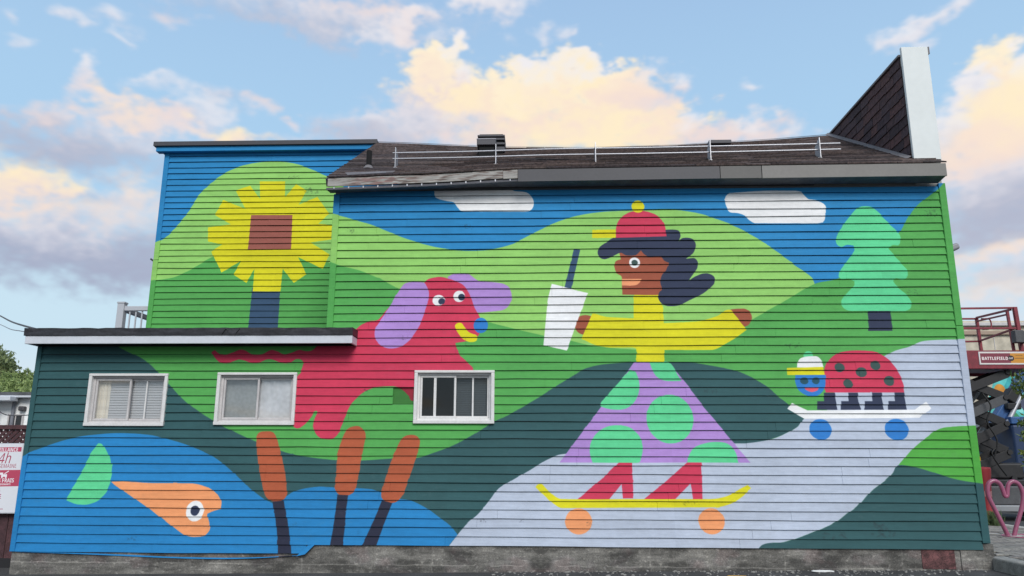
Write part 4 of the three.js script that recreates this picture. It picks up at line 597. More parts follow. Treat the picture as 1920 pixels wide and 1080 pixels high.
{
  const roof = subgroup(house, 'roof'), XL = -2.895, XR = 5.41;
  { const q = [], n = 24; for (let i = 0; i < n; i++) { const a = lerp(XL + 0.01, XR - 0.005, i / n), b = lerp(XL + 0.01, XR - 0.005, (i + 1) / n); q.push([roofAt(a, 0.004, -0.004), roofAt(b, 0.004, -0.004), roofAt(b, 1, -0.004), roofAt(a, 1, -0.004), [a, 0], [b, 0], [b, 3], [a, 3]]); q.push([roofAt(a, 1, -0.004), roofAt(b, 1, -0.004), [b, 5.3, -5.8], [a, 5.3, -5.8], [a, 3], [b, 3], [b, 6], [a, 6]]); q.push([roofAt(a, 0.004, -0.06), roofAt(a, 1, -0.06), roofAt(b, 1, -0.06), roofAt(b, 0.004, -0.06), [a, 0], [a, 3], [b, 3], [b, 0]]); } part(roof, 'roof_deck', quads(q), M.deckRoof); }
  const rows = 25, r = rng(21), far = [];
  for (let i = 0; i < rows; i++) {
    const t0 = i / rows, t1 = Math.min(1.0, (i + 1.12) / rows), shift = (i % 3) * 0.165 + (i % 2) * 0.05;
    for (let x = XL - shift; x < XR - 0.02; x += 1.0) {
      const q = [];
      for (let k = 0; k < 3; k++) {
        const a = Math.max(XL, x + k * 0.3333 + 0.004), b = Math.min(XR, x + (k + 1) * 0.3333 - 0.004); if (b - a < 0.02) continue;
        const drop = (r() - 0.5) * 0.0055, h = 0.014 + r() * 0.008, A = roofAt(a, t0 + drop, h), B = roofAt(b, t0 + drop, h + (r() - 0.5) * 0.002), D = roofAt(a, t1, 0.003), E = roofAt(b, t1, 0.003), A2 = roofAt(a, t0 + drop, -0.003), B2 = roofAt(b, t0 + drop, -0.003);
        const L = 3.4, ua = [a, t0 * L], ub = [b, t0 * L], uc = [b, t1 * L], ud = [a, t1 * L];
        q.push([A, B, E, D, ua, ub, uc, ud], [A2, B2, B, A, ua, ub, ub, ua], [A2, A, D, roofAt(a, t1, -0.002), ua, ua, ud, ud], [B, B2, roofAt(b, t1, -0.002), E, ub, ub, uc, uc]);
      }
      if (!q.length) continue;
      if (i >= 17) far.push(quads(q)); else part(roof, 'shingle', quads(q), M.shingle[Math.floor(r() * 6)]);
    }
  }
  part(roof, 'shingle', far, M.shingle[1], { kind: 'stuff' });
  // missing shingle tabs show as a dark tear
  part(roof, 'torn_shingle', quads([[roofAt(-0.42, 0.335, 0.02), roofAt(0.5, 0.3, 0.02), roofAt(0.42, 0.325, 0.016), roofAt(-0.3, 0.365, 0.016), [0, 0], [1, 0], [1, 0.1], [0, 0.1]]]), M.hole);
  part(roof, 'flashing', quads([[roofAt(-2.62, 0.015, 0.016), roofAt(-2.0, 0.03, 0.016), roofAt(-2.0, 0.075, 0.016), roofAt(-2.7, 0.07, 0.016), [0, 0], [1, 0], [1, 0.2], [0, 0.2]]]), M.flashing);
  { const q = []; for (let i = 0; i < 20; i++) { const a = lerp(XL, XR, i / 20), b = lerp(XL, XR, (i + 1) / 20); q.push([roofAt(a, 0.985, 0.018), roofAt(b, 0.985, 0.018), roofAt(b, 1.012, 0.016), roofAt(a, 1.012, 0.016), [a, 0], [b, 0], [b, 0.1], [a, 0.1]]); } part(roof, 'ridge_cap', quads(q), M.shingle[2]); }
  // eave boards
  const fas = (x0, x1, m, drop, z = 0.262, top = 0.012, name = 'fascia') => { const q = [], n = Math.ceil((x1 - x0) / 0.5); for (let i = 0; i < n; i++) { const a = lerp(x0, x1, i / n), b = lerp(x0, x1, (i + 1) / n), T = (x) => eaveY(x) - top, Bm = (x) => eaveY(x) - drop; q.push([[a, Bm(a), z], [b, Bm(b), z], [b, T(b), z], [a, T(a), z], [a - x0, 0], [b - x0, 0], [b - x0, drop], [a - x0, drop]], [[a, Bm(a), z - 0.026], [b, Bm(b), z - 0.026], [b, Bm(b), z], [a, Bm(a), z], [0, 0], [0, 0], [0, 0], [0, 0]]); } q.push([[x1, eaveY(x1) - drop, z], [x1, eaveY(x1) - drop, z - 0.026], [x1, eaveY(x1) - top, z - 0.026], [x1, eaveY(x1) - top, z], [0, 0], [0, 0], [0, 0], [0, 0]], [[x0, eaveY(x0) - drop, z - 0.026], [x0, eaveY(x0) - drop, z], [x0, eaveY(x0) - top, z], [x0, eaveY(x0) - top, z - 0.026], [0, 0], [0, 0], [0, 0], [0, 0]]); return part(roof, name, quads(q), m); };
  fas(-2.88, -0.49, M.wornWood, 0.125).userData.label = 'peeling whitish wooden eave board';
  fas(-0.486, -0.29, M.wornWood, 0.135, 0.264);
  fas(-0.285, 2.421, M.fasciaDark, 0.185, 0.27); fas(2.43, 2.972, M.fasciaGrey[0], 0.185, 0.271); fas(2.982, 5.4, M.fasciaGrey[2], 0.187, 0.272);
  fas(-2.9, -0.29, M.soffit, 0.172, 0.245, 0.14, 'vent_strip');
  { const q = []; for (let x = -2.8; x < -0.35; x += 0.2) q.push(rbox(x, x + 0.016, eaveY(x) - 0.162, eaveY(x) - 0.13, 0.24, 0.252, 0.002)); part(roof, 'eave_clip', q, M.galv); }
  { const q = [], n = 16; for (let i = 0; i < n; i++) { const a = lerp(-2.9, 5.4, i / n), b = lerp(-2.9, 5.4, (i + 1) / n), Y = (x) => eaveY(x) - (x < -0.28 ? 0.168 : 0.18), Yw = (x) => Math.min(5.2, Y(x) + 0.03); q.push([[a, Yw(a), 0.02], [b, Yw(b), 0.02], [b, Y(b), 0.246], [a, Y(a), 0.246], [a, 0], [b, 0], [b, 0.3], [a, 0.3]]); } part(roof, 'soffit', quads(q), M.soffit); }
  part(roof, 'rake_board', [bar([-2.9, 5.21, 0.24], [-2.9, 6.99, -2.7], 0.02, 0.11)], M.fasciaDark);
}
// false front rising above the right end, shingled on its roof side
{
  const p = subgroup(house, 'parapet'), r = rng(31), X = 5.12, TOP = 7.12;
  part(p, 'parapet_core', box(X + 0.006, 5.475, 5.2, TOP - 0.01, -8, -0.02), M.plain);
  part(p, 'end_board', rbox(5.118, 5.486, 5.5, 7.235, -0.02, 0.03, 0.006), M.capWhite, { label: 'tall white end board of the false front' });
  part(p, 'cap_flashing', [rbox(X - 0.03, 5.5, TOP - 0.01, TOP + 0.025, -8, -0.021, 0.006), rbox(5.487, 5.515, 7.13, 7.24, -0.1, 0.02, 0.005)], M.flashing);
  const E = 0.145;
  for (let j = 0, y = 5.36; y < TOP - 0.02; y += E, j++) {
    const zFar = (() => { for (let z = -0.02; z > -2.9; z -= 0.05) if (roofY(X, z) > y + E) return z - 0.1; return -2.85; })();
    for (let z = -0.02 - ((j * 0.37) % 0.31) * 0.9 + 0.001; z > zFar; ) {
      const w = 0.2 + r() * 0.2, z1 = z - w + 0.006, yb = y + (r() - 0.5) * 0.018, yt = Math.min(TOP - 0.012, y + E + 0.012), h = 0.013 + r() * 0.007;
      const a = [X - h, yb, z1], b = [X - h, yb + (r() - 0.5) * 0.01, z], c = [X - 0.002, yt, z], d = [X - 0.002, yt, z1], u = [[z1, yb], [z, yb], [z, yt], [z1, yt]];
      part(p, 'shingle', quads([[a, b, c, d, ...u], [[X, yb, z1], [X, yb, z], b, a, u[0], u[1], u[1], u[0]], [b, [X, yb, z], [X, yt, z], c, u[1], u[1], u[2], u[2]], [[X, yb, z1], a, d, [X, yt, z1], u[0], u[0], u[3], u[3]]]), M.shingleRed[Math.floor(r() * 6)]);
      z -= w;
    }
    if (j) { const first = ((j * 0.37) % 0.31) * 0.9; if (first > 0.04) { const z = -0.021, z1 = -0.02 - first + 0.006, yb = y, yt = Math.min(TOP - 0.012, y + E + 0.012), h = 0.015, u = [[z1, yb], [z, yb], [z, yt], [z1, yt]]; part(p, 'shingle', quads([[[X - h, yb, z1], [X - h, yb, z], [X - 0.002, yt, z], [X - 0.002, yt, z1], ...u], [[X, yb, z1], [X, yb, z], [X - h, yb, z], [X - h, yb, z1], u[0], u[1], u[1], u[0]]]), M.shingleRed[j % 6]); } }
  }
  const q = []; for (let i = 0; i < 14; i++) { const a = lerp(0.02, ZR, i / 14), b = lerp(0.02, ZR, (i + 1) / 14), Y = (z) => roofY(X - 0.02, z); q.push([[X - 0.09, Y(a) + 0.014, a], [X - 0.026, Y(a) + 0.05, a], [X - 0.026, Y(b) + 0.05, b], [X - 0.09, Y(b) + 0.014, b], [0, a], [0.1, a], [0.1, b], [0, b]]); }
  part(p, 'base_flashing', quads(q), M.flashing);
}
// snow guard of two pipes on triangular brackets
{
  const g = subgroup(house, 'snow_guard'), zs = -0.34, up = (x, h) => [x, roofY(x, zs) + h, zs + 0.015];
  for (const x of [-2.07, -0.62, 0.81, 2.44, 3.98]) {
    const y = roofY(x, -0.3), y2 = roofY(x, -0.44), s = new THREE.Shape([[0.26, y - 0.03], [0.46, y2 + 0.005], [0.45, y2 + 0.15], [0.30, y + 0.29], [0.26, y + 0.3]].map((p) => new THREE.Vector2(...p)));
    const geo = new THREE.ExtrudeGeometry(s, { depth: 0.008, bevelEnabled: false }).rotateY(Math.PI / 2).translate(x - 0.004, 0, 0);
    part(g, 'bracket', [geo, bar([x - 0.03, y - 0.0, -0.31], [x + 0.03, y + 0.0, -0.31], 0.05, 0.012)], M.galv);
  }
  for (const h of [0.205, 0.115]) part(g, 'guard_pipe', tube([-2.12, -1, 0.2, 1.5, 3, 4.29].map((x) => up(x, h + (x < -1.5 ? 0.01 : 0))), 0.011, 40), M.galv);
}
// vents and pipe on the roof
{
  const v = subgroup(house, 'roof_vent', { label: 'dark slatted roof vent near the ridge' }), x0 = -1.0, x1 = -0.555, z0 = -2.0, z1 = -1.6;
  part(v, 'vent_body', box(x0 + 0.03, x1 - 0.03, 6.3, 6.72, z0 + 0.03, z1 - 0.03), M.hole);
  for (const [y, h] of [[6.42, 0.07], [6.53, 0.035], [6.61, 0.035]]) part(v, 'louver', rbox(x0, x1, y, y + h, z0, z1, 0.006), M.vent);
  part(v, 'vent_cap', [rbox(x0 + 0.0, x1 - 0.0, 6.67, 6.7, z0, z1, 0.006), rbox(x0 + 0.1, x1 - 0.08, 6.7, 6.73, z0 + 0.1, z1 - 0.05, 0.006)], M.vent);
  const b = subgroup(house, 'roof_vent', { label: 'low box vent in front of the slatted vent' });
  part(b, 'vent_body', box(-0.95, -0.71, 6.2, 6.44, -1.58, -1.34), M.hole);
  part(b, 'vent_cap', rbox(-0.985, -0.685, 6.4, 6.485, -1.64, -1.3, 0.008), M.vent); part(b, 'cap_edge', rbox(-0.988, -0.682, 6.486, 6.506, -1.64, -1.295, 0.004), M.ventEdge);
  const c = subgroup(house, 'roof_vent', { label: 'small box vent near the right end of the ridge' });
  part(c, 'vent_cap', rbox(2.83, 3.2, 6.67, 6.735, -2.34, -1.98, 0.012), M.vent); part(c, 'vent_body', box(2.88, 3.15, 6.4, 6.67, -2.28, -2.02), M.hole);
  const p = subgroup(house, 'vent_pipe'); part(p, 'pipe', rod([-2.47, 5.55, -0.35], [-2.47, 5.91, -0.35], 0.04, 0.04, 16), M.hole); part(p, 'pipe_collar', new THREE.CylinderGeometry(0.045, 0.09, 0.06, 16).translate(-2.47, 5.65, -0.34), M.flashing);
}
// balcony behind the extension roof
{
  const b = thing('balcony', 'pale grey balcony railing behind the low roof at the left end', 'balcony', [-7.2, 3.3, -4.2]);
  part(b, 'deck', box(-7.78, -6.77, 3.2, 3.38, -4.95, -3.5), M.rail);
  part(b, 'post', [rbox(-7.77, -7.645, 3.38, 4.33, -3.66, -3.54, 0.006), rbox(-7.78, -7.635, 4.315, 4.345, -3.67, -3.53, 0.006)], M.rail);
  part(b, 'post', [rbox(-7.77, -7.645, 3.38, 4.33, -4.95, -4.83, 0.006)], M.rail);
  part(b, 'top_rail', rbox(-7.645, -6.77, 4.18, 4.265, -3.64, -3.56, 0.008), M.rail);
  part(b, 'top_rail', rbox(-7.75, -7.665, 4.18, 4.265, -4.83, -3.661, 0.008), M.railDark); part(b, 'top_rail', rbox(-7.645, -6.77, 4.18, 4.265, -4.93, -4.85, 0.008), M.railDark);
  part(b, 'bottom_rail', rbox(-7.645, -6.77, 3.47, 3.52, -3.62, -3.58, 0.008), M.rail);
  for (let x = -7.56; x < -6.8; x += 0.115) part(b, 'baluster', rbox(x, x + 0.024, 3.52, 4.18, -3.61, -3.586, 0.004), M.rail);
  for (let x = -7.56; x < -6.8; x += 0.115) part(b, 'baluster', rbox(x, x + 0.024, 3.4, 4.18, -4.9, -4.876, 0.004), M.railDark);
  part(b, 'support_post', [rbox(-7.75, -7.65, -0.1, 3.2, -3.64, -3.54, 0.01), rbox(-7.75, -7.65, -0.1, 3.2, -4.93, -4.83, 0.01)], M.rail);
}
// ---------------------------------------------------------------- left edge: fence, sign, house, trees, wires
{
  const brown = ['#4e3336', '#563a3b', '#472f33', '#5b3f3e'].map((c, i) => new THREE.MeshStandardMaterial({ map: speck(c, 0.3, 5 + i), roughness: 0.85 })), r = rng(41);
  const f = thing('wooden_fence', 'dark red brown board fence with a lattice top at the left edge', 'fence', [-8.4, 0.06, -0.6]);
  for (let x = -10.6; x < -7.0; x += 0.145) part(f, 'board', rbox(x + 0.004, x + 0.141, 0.2, 1.66 + r() * 0.004, -0.63, -0.606, 0.005), brown[Math.floor(r() * 4)]);
  part(f, 'rail', [rbox(-10.6, -7.0, 1.64, 1.7, -0.66, -0.585, 0.006)], brown[1]); part(f, 'rail', [rbox(-10.6, -7.0, 1.915, 1.975, -0.66, -0.585, 0.006)], brown[0]);
  for (let x = -10.75; x < -7.0; x += 0.085) { const a = Math.max(x, -10.6), b = Math.min(x + 0.24, -7.0); if (b - a < 0.03) continue; part(f, 'lattice_slat', bar([a, 1.695 + (a - x), -0.618], [b, 1.695 + (b - x), -0.618], 0.042, 0.008, [0, 0, 1]).rotateX(0), brown[2]); part(f, 'lattice_slat', bar([a, 1.935 - (a - x), -0.632], [b, 1.935 - (b - x), -0.632], 0.042, 0.008, [0, 0, 1]), brown[3]); }
  for (const x of [-10.6, -8.8, -7.06]) part(f, 'post', rbox(x - 0.05, x + 0.05, -0.1, 2.0, -0.74, -0.64, 0.008), brown[0]);
  part(f, 'base_board', rbox(-10.6, -7.0, -0.1, 0.2, -0.64, -0.59, 0.006), mat('#242326', 0.9));

  const c = canvas(640, 900), g = c.getContext('2d'), rose = '#b8455f', ink = '#a83a54';
  g.fillStyle = '#dcdde2'; g.fillRect(0, 0, 640, 900); g.fillStyle = rose; g.fillRect(18, 42, 604, 62); g.fillRect(0, 345, 640, 215);
  g.textAlign = 'center'; g.textBaseline = 'middle'; g.fillStyle = '#ece6ea'; g.font = 'bold 70px sans-serif'; g.fillText('SURVEILLANCE', 320, 76, 590);
  g.fillStyle = ink; g.font = 'italic 190px sans-serif'; g.fillText('24h', 300, 190); g.font = '72px sans-serif'; g.fillText('JOURS/SEMAINE', 305, 292, 590);
  g.fillStyle = '#ece6ea'; g.font = 'bold 74px sans-serif'; g.fillText('\u00c0 VOS FRAIS', 338, 482, 560); g.font = 'bold 34px sans-serif'; g.fillText('AUX CONTREVENANTS', 320, 532, 470);
  g.fillRect(330, 400, 96, 34); g.beginPath(); g.arc(345, 440, 13, 0, 7); g.arc(410, 440, 13, 0, 7); g.fill(); g.fillRect(300, 378, 60, 30); g.save(); g.translate(380, 395); g.rotate(-0.5); g.fillRect(0, -6, 80, 12); g.restore();
  g.fillStyle = ink; g.font = 'bold 84px sans-serif'; g.fillText('ZONE', 268, 690, 200); g.fillText('24', 310, 780); g.font = '40px sans-serif'; g.fillText('~~', 330, 620); g.fillRect(230, 850, 190, 8);
  const s = thing('warning_sign', 'white and rose surveillance notice panel fixed on the brown fence', 'sign', [-7.45, 0.8, -0.5]);
  const m = new THREE.MeshStandardMaterial({ map: canvasTexture(c), roughness: 0.45 });
  const shape = (x0, x1, z) => quads([[[x0, 0.795, z], [x1, 0.805, z], [x1 - 0.03, 1.715, z], [x0 - 0.03, 1.705, z], [0, 0], [1, 0], [1, 1], [0, 1]]]);
  part(s, 'sign_face', shape(-7.64, -7.1, -0.496), m); part(s, 'sign_panel', rbox(-7.675, -7.105, 0.79, 1.722, -0.52, -0.499, 0.004), M.whiteTrim); part(s, 'mounting_bracket', [box(-7.5, -7.46, 1.0, 1.04, -0.6, -0.52), box(-7.5, -7.46, 1.5, 1.54, -0.6, -0.52)], M.pipe);
}
{
  const white = new THREE.MeshStandardMaterial({ map: speck('#f0f1f0', 0.04, 2), roughness: 0.8 }), h = thing('white_house', 'low white house behind the brown fence at the left edge', 'house', [-17, 0, -12]);
  part(h, 'wall', box(-22, -12.9, -0.1, 3.2, -16, -10), white);
  part(h, 'roof', quads([[[-22.3, 3.22, -9.75], [-12.7, 3.22, -9.75], [-12.7, 3.42, -16.3], [-22.3, 3.42, -16.3], [0, 0], [9, 0], [9, 6], [0, 6]], [[-22.3, 3.14, -9.75], [-12.7, 3.14, -9.75], [-12.7, 3.22, -9.75], [-22.3, 3.22, -9.75], [0, 0], [9, 0], [9, 0.1], [0, 0.1]]]), new THREE.MeshStandardMaterial({ map: speck('#55575a', 0.2, 3), roughness: 0.9 }));
  part(h, 'eave_trim', [rbox(-22.2, -12.75, 3.08, 3.15, -9.86, -9.76, 0.01)], M.whiteTrim);
  part(h, 'porch_roof', [rbox(-18, -13.75, 2.98, 3.1, -9.9, -9.55, 0.02)], M.whiteTrim); part(h, 'porch_post', rbox(-14.3, -14.19, 0, 2.98, -9.7, -9.6, 0.01), M.railDark); part(h, 'downpipe', rod([-13.88, 0.2, -9.93], [-13.88, 3.0, -9.93], 0.045), M.railDark);
  const w = subgroup(h, 'window'); part(w, 'frame', [box(-14.02, -13.98, 1.75, 2.66, -10.0, -9.95), box(-13.64, -13.6, 1.75, 2.66, -10.0, -9.95), box(-13.98, -13.64, 2.62, 2.66, -10.0, -9.95), box(-13.98, -13.64, 1.75, 1.79, -10.0, -9.95), box(-13.83, -13.8, 1.79, 2.62, -10, -9.96)], M.sash); part(w, 'pane', box(-13.98, -13.64, 1.79, 2.62, -9.985, -9.975), mat('#23272b', 0.15));
  part(h, 'wall_lamp', rbox(-13.72, -13.56, 2.74, 2.86, -10, -9.86, 0.03), M.pipe);
  const wire = [[-14.1, 2.75, -9.6], [-13.8, 2.62, -9.55], [-13.3, 2.6, -9.5], [-12.6, 2.68, -9.5]]; part(h, 'cable', tube(wire, 0.012, 30), M.pipe);
}
function leaves(name, parent, count, seed, blobs, size, mats, fill = 1) {   // leaf-sized faces through the crown, in clumps
  const r = rng(seed), by = mats.map(() => []);
  const total = blobs.reduce((s, b) => s + b[3] ** 2, 0);
  for (const [cx, cy, cz, rad] of blobs) {
    const n = Math.round((count * rad * rad) / total);
    for (let i = 0; i < n; i++) {
      const u = r() * 2 - 1, a = r() * 6.283, q = Math.sqrt(1 - u * u), d = rad * (0.45 + 0.62 * Math.pow(r(), 0.6)) * (1 + 0.3 * n3(cx + u * 2, cy + q * Math.cos(a) * 2, q * Math.sin(a) * 2));
      const p = new THREE.Vector3(cx + d * q * Math.cos(a), cy + d * u * 0.95, cz + d * q * Math.sin(a)), s = size * (0.6 + 0.8 * r());
      const e = new THREE.Euler(r() * 6.3, r() * 6.3, r() * 6.3), f = (x, y, z) => new THREE.Vector3(x, y, z).applyEuler(e).add(p).toArray();
      by[Math.floor(r() * mats.length * 0.999)].push([f(-s, 0, 0), f(0, -s * 0.42, s * 0.12), f(s, 0, 0), f(0, s * 0.42, s * 0.12), [0, 0], [0, 0], [0, 0], [0, 0]]);
    }
  }
  by.forEach((q, i) => q.length && part(parent, name, quads(q), mats[i]));
}
const leafMat = (c) => new THREE.MeshPhysicalMaterial({ color: c, roughness: 0.85, transmission: 0.35, thickness: 0, side: THREE.DoubleSide });
{
  const bark = mat('#4a4036', 0.95);
  const t = thing('leafy_tree', 'dark green rounded tree behind the white house, leftmost of the greenery', 'tree', [-25.4, 0, -24], 'trees behind the white house');
  part(t, 'trunk', [rod([-25.4, 0, -24], [-25.3, 4.2, -24], 0.26, 0.16), rod([-25.3, 3.4, -24], [-24.5, 5.4, -23.9], 0.1, 0.05), rod([-25.3, 3.6, -24], [-26.1, 5.6, -24.2], 0.1, 0.05)], bark);
  leaves('crown', t, 9000, 51, [[-25.3, 5.3, -24, 1.25], [-24.6, 5.5, -23.8, 0.75], [-24.5, 4.8, -23.8, 0.8], [-26.2, 5.2, -24, 1.0], [-25.5, 6.2, -24, 0.7], [-24.1, 4.6, -23.8, 0.5]], 0.11, ['#7c8a58', '#8a9662', '#66754a'].map(leafMat));
  const s = thing('leafy_tree', 'small bush-like tree with a thin top between the dark tree and the mural wall', 'tree', [-22.9, 0, -23], 'trees behind the white house');
  part(s, 'trunk', [rod([-22.9, 0, -23], [-22.9, 4.0, -23], 0.16, 0.07), rod([-22.9, 3.6, -23], [-22.6, 5.2, -23], 0.05, 0.02)], bark);
  leaves('crown', s, 5200, 52, [[-22.9, 4.5, -23, 0.7], [-22.2, 4.4, -23, 0.75], [-23.5, 4.6, -23, 0.6], [-22.55, 5.05, -23, 0.22], [-22.6, 5.3, -23, 0.1], [-21.4, 4.5, -23, 0.8]], 0.09, ['#879a5a', '#96a866', '#74884c'].map(leafMat));
  const p = thing('pale_hedge', 'pale green hedge of upright shoots above the white house roof', 'hedge', [-21.8, 0, -20]);
  part(p, 'stem', [rod([-22.4, 0, -20], [-22.3, 3.6, -20], 0.08, 0.04), rod([-20.9, 0, -20], [-20.8, 3.6, -20], 0.08, 0.04)], bark);
  const blobs = []; const r = rng(8); for (let x = -23.2; x < -19.4; x += 0.3) blobs.push([x, 3.75 + r() * 0.25, -20 + r() * 0.4, 0.42], [x + 0.1, 4.15 + r() * 0.45, -20, 0.2]);
  leaves('crown', p, 6500, 53, blobs, 0.075, ['#97ab68', '#a5b674', '#84985a'].map(leafMat));
}
{
  const w1 = whole('overhead_wire', 'thick dark wire running down to the left corner of the low roof', 'wire', tube([[-6.9, 3.25, -0.1], [-8.12, 3.56, -1.5], [-9.34, 3.88, -3.0], [-11.75, 4.55, -6.0], [-17, 6.1, -12]], 0.014, 60), M.pipe);
  const w2 = whole('overhead_wire', 'thin pale wire just below the thick one, left of the low roof', 'wire', tube([[-6.9, 3.19, -0.1], [-8.1, 3.46, -1.5], [-9.32, 3.74, -3.0], [-11.73, 4.36, -6.0], [-17, 5.7, -12]], 0.007, 60), M.railDark);
}
// ---------------------------------------------------------------- right edge: bike rack, lift machines, buildings, branch
{
  const pink = new THREE.MeshPhysicalMaterial({ map: speck('#94506c', 0.14, 4), roughness: 0.4, clearcoat: 0.25 });
  const h = thing('heart_bike_rack', 'pink heart-shaped tube bike rack on the paved sidewalk', 'bike rack', [7.4, 0.37, -2.85]), z = -2.85;
  part(h, 'heart_tube', tube([[7.358, 0.36, z], [7.3, 0.52, z], [7.19, 0.8, z], [7.125, 0.98, z], [7.125, 1.1, z], [7.165, 1.19, z], [7.24, 1.222, z], [7.32, 1.18, z], [7.36, 1.08, z], [7.385, 0.985, z], [7.41, 0.985, z], [7.43, 1.08, z], [7.46, 1.17, z], [7.53, 1.215, z], [7.61, 1.18, z], [7.655, 1.09, z], [7.66, 0.98, z], [7.62, 0.82, z], [7.5, 0.54, z], [7.432, 0.36, z]], 0.034, 130), pink);
  part(h, 'base_plate', [rbox(7.28, 7.51, 0.362, 0.386, z - 0.09, z + 0.09, 0.006)], M.strip); part(h, 'base_ring', new THREE.TorusGeometry(0.3, 0.012, 8, 50).scale(1.25, 1, 1).rotateX(Math.PI / 2).translate(7.62, 0.383, z + 0.05), pink);
}
{
  const r = rng(61), q = []; for (let i = 0; i < 260; i++) { const a = r() * 6.3, d = r() * 0.16, x = 8.33 + d * Math.cos(a) * 0.8, z = -5 + d * Math.sin(a), h = 0.08 + r() * 0.2, lx = (r() - 0.5) * 0.2, lz = (r() - 0.5) * 0.2, w = 0.006 + r() * 0.008; q.push([[x - w, 0.37, z], [x + w, 0.37, z], [x + w * 0.4 + lx, 0.37 + h, z + lz], [x - w * 0.4 + lx, 0.37 + h, z + lz], [0, 0], [0, 0], [0, 0], [0, 0]]); }
  const t = whole('grass_tuft', 'small tuft of green weeds between the building corner and the heart rack', 'weeds', quads(q), leafMat('#4f6238'));
}
{
  const red = new THREE.MeshStandardMaterial({ map: speck('#7c2733', 0.16, 4), roughness: 0.5 }), dark = new THREE.MeshStandardMaterial({ map: speck('#1f1e20', 0.3, 5), roughness: 0.55 }), grey = new THREE.MeshStandardMaterial({ map: speck('#4b4c4f', 0.15, 4), roughness: 0.6 }), steel = mat('#9a9c9f', 0.4, { metalness: 0.4 });
  const L = thing('scissor_lift', 'raised dark red scissor lift parked in the street behind the building corner', 'lift', [10.3, 0.21, -9.2]);
  const z0 = -8.8, z1 = -9.5, xr = [11.2, 11.08, 11.02, 11.0, 11.02], y = [3.62, 3.02, 2.4, 1.74, 1.15], xl = 9.75;
  for (let k = 0; k < 4; k++) for (const z of [z0, z1]) {
    part(L, 'scissor_arm', bar([xr[k], y[k] - 0.03, z], [xl, y[k + 1] + 0.02, z], 0.2, 0.06, [0, 0, 1]).translate(0, 0, 0), k === 1 ? grey : dark);
    part(L, 'scissor_arm', bar([xl, y[k] - 0.03, z - 0.07], [xr[k + 1], y[k + 1] + 0.02, z - 0.07], 0.2, 0.06, [0, 0, 1]), k === 3 ? grey : dark);
  }
  for (let k = 0; k < 5; k++) for (const x of [xr[k], xl]) part(L, 'pivot_shaft', rod([x, y[k], z0 + 0.06], [x, y[k], z1 - 0.1], 0.06), dark);
  part(L, 'hydraulic_ram', [rod([10.0, 1.25, -9.25], [10.75, 2.3, -9.25], 0.08), rod([10.1, 2.5, -9.25], [10.8, 3.3, -9.25], 0.07)], steel);
  part(L, 'hose', [tube([[10.5, 3.1, -8.68], [10.62, 2.8, -8.62], [10.5, 2.45, -8.64], [10.66, 2.0, -8.62], [10.55, 1.6, -8.64]], 0.018, 40), tube([[10.72, 1.9, -8.66], [10.5, 1.72, -8.6], [10.62, 1.45, -8.62], [10.8, 1.2, -8.66]], 0.018, 40)], mat('#151516', 0.6));
  // platform
  part(L, 'platform_deck', [rbox(9.2, 12.3, 3.68, 4.12, -8.68, -8.6, 0.01), rbox(9.2, 12.3, 3.74, 3.86, -10.3, -8.681, 0.01), rbox(9.2, 12.3, 3.68, 4.05, -10.38, -10.301, 0.01)], red);
  const c = canvas(640, 180), g = c.getContext('2d'); g.fillStyle = '#d9d3cf'; g.fillRect(0, 0, 640, 180); g.fillStyle = '#7b2f40'; g.fillRect(16, 20, 420, 140); g.fillStyle = '#c98a2c'; g.fillRect(410, 20, 214, 140); g.fillStyle = '#231a1c'; g.beginPath(); g.ellipse(415, 92, 42, 40, 0, 0, 7); g.fill();
  g.fillStyle = '#efe6e4'; g.font = 'bold 62px sans-serif'; g.textAlign = 'center'; g.textBaseline = 'middle'; g.fillText('BATTLEFIELD', 205, 94, 350); g.font = 'bold 34px sans-serif'; g.fillText('CAT', 415, 92, 56); g.fillStyle = '#5b3a17'; g.fillRect(470, 88, 140, 8); g.fillRect(480, 48, 90, 6);
  part(L, 'sign_plate', [rbox(10.47, 11.62, 3.775, 4.085, -8.6, -8.585, 0.004)], M.whiteTrim); part(L, 'sign_face', quads([[[10.475, 3.78, -8.582], [11.615, 3.78, -8.582], [11.615, 4.08, -8.582], [10.475, 4.08, -8.582], [0, 0], [1, 0], [1, 1], [0, 1]]]), new THREE.MeshStandardMaterial({ map: canvasTexture(c), roughness: 0.5 }));
  const rail = (a, b, s = 0.05) => part(L, 'guard_rail', bar(a, b, s), red), post = (a, b, s = 0.06) => part(L, 'guard_post', bar(a, b, s), red);
  rail([9.2, 5.14, -8.64], [11.5, 5.16, -8.64], 0.045); rail([9.2, 4.66, -8.64], [11.5, 4.66, -8.64], 0.045);
  post([11.53, 4.1, -8.64], [11.5, 5.18, -8.64], 0.09); post([11.38, 4.1, -8.7], [11.36, 5.1, -8.72], 0.06);
  rail([11.44, 5.13, -8.7], [11.5, 5.22, -10.3], 0.05); rail([11.38, 5.02, -8.74], [11.47, 5.12, -10.3], 0.04); rail([11.46, 4.66, -8.7], [11.5, 4.6, -10.3], 0.045);
  post([11.52, 4.0, -10.3], [11.5, 5.22, -10.3], 0.07); rail([9.2, 5.2, -10.34], [11.5, 5.2, -10.34], 0.045); rail([9.2, 4.55, -10.34], [11.5, 4.6, -10.34], 0.045); part(L, 'gate_latch', tube([[11.45, 5.14, -10.0], [11.66, 5.12, -10.0], [11.66, 4.9, -10.0], [11.45, 4.86, -10.0]], 0.018, 24), red);
  part(L, 'control_box', [rbox(11.28, 11.5, 4.28, 4.58, -8.58, -8.4, 0.02)], grey); part(L, 'control_face', [rbox(11.47, 11.55, 4.27, 4.55, -8.6, -8.41, 0.01)], dark);
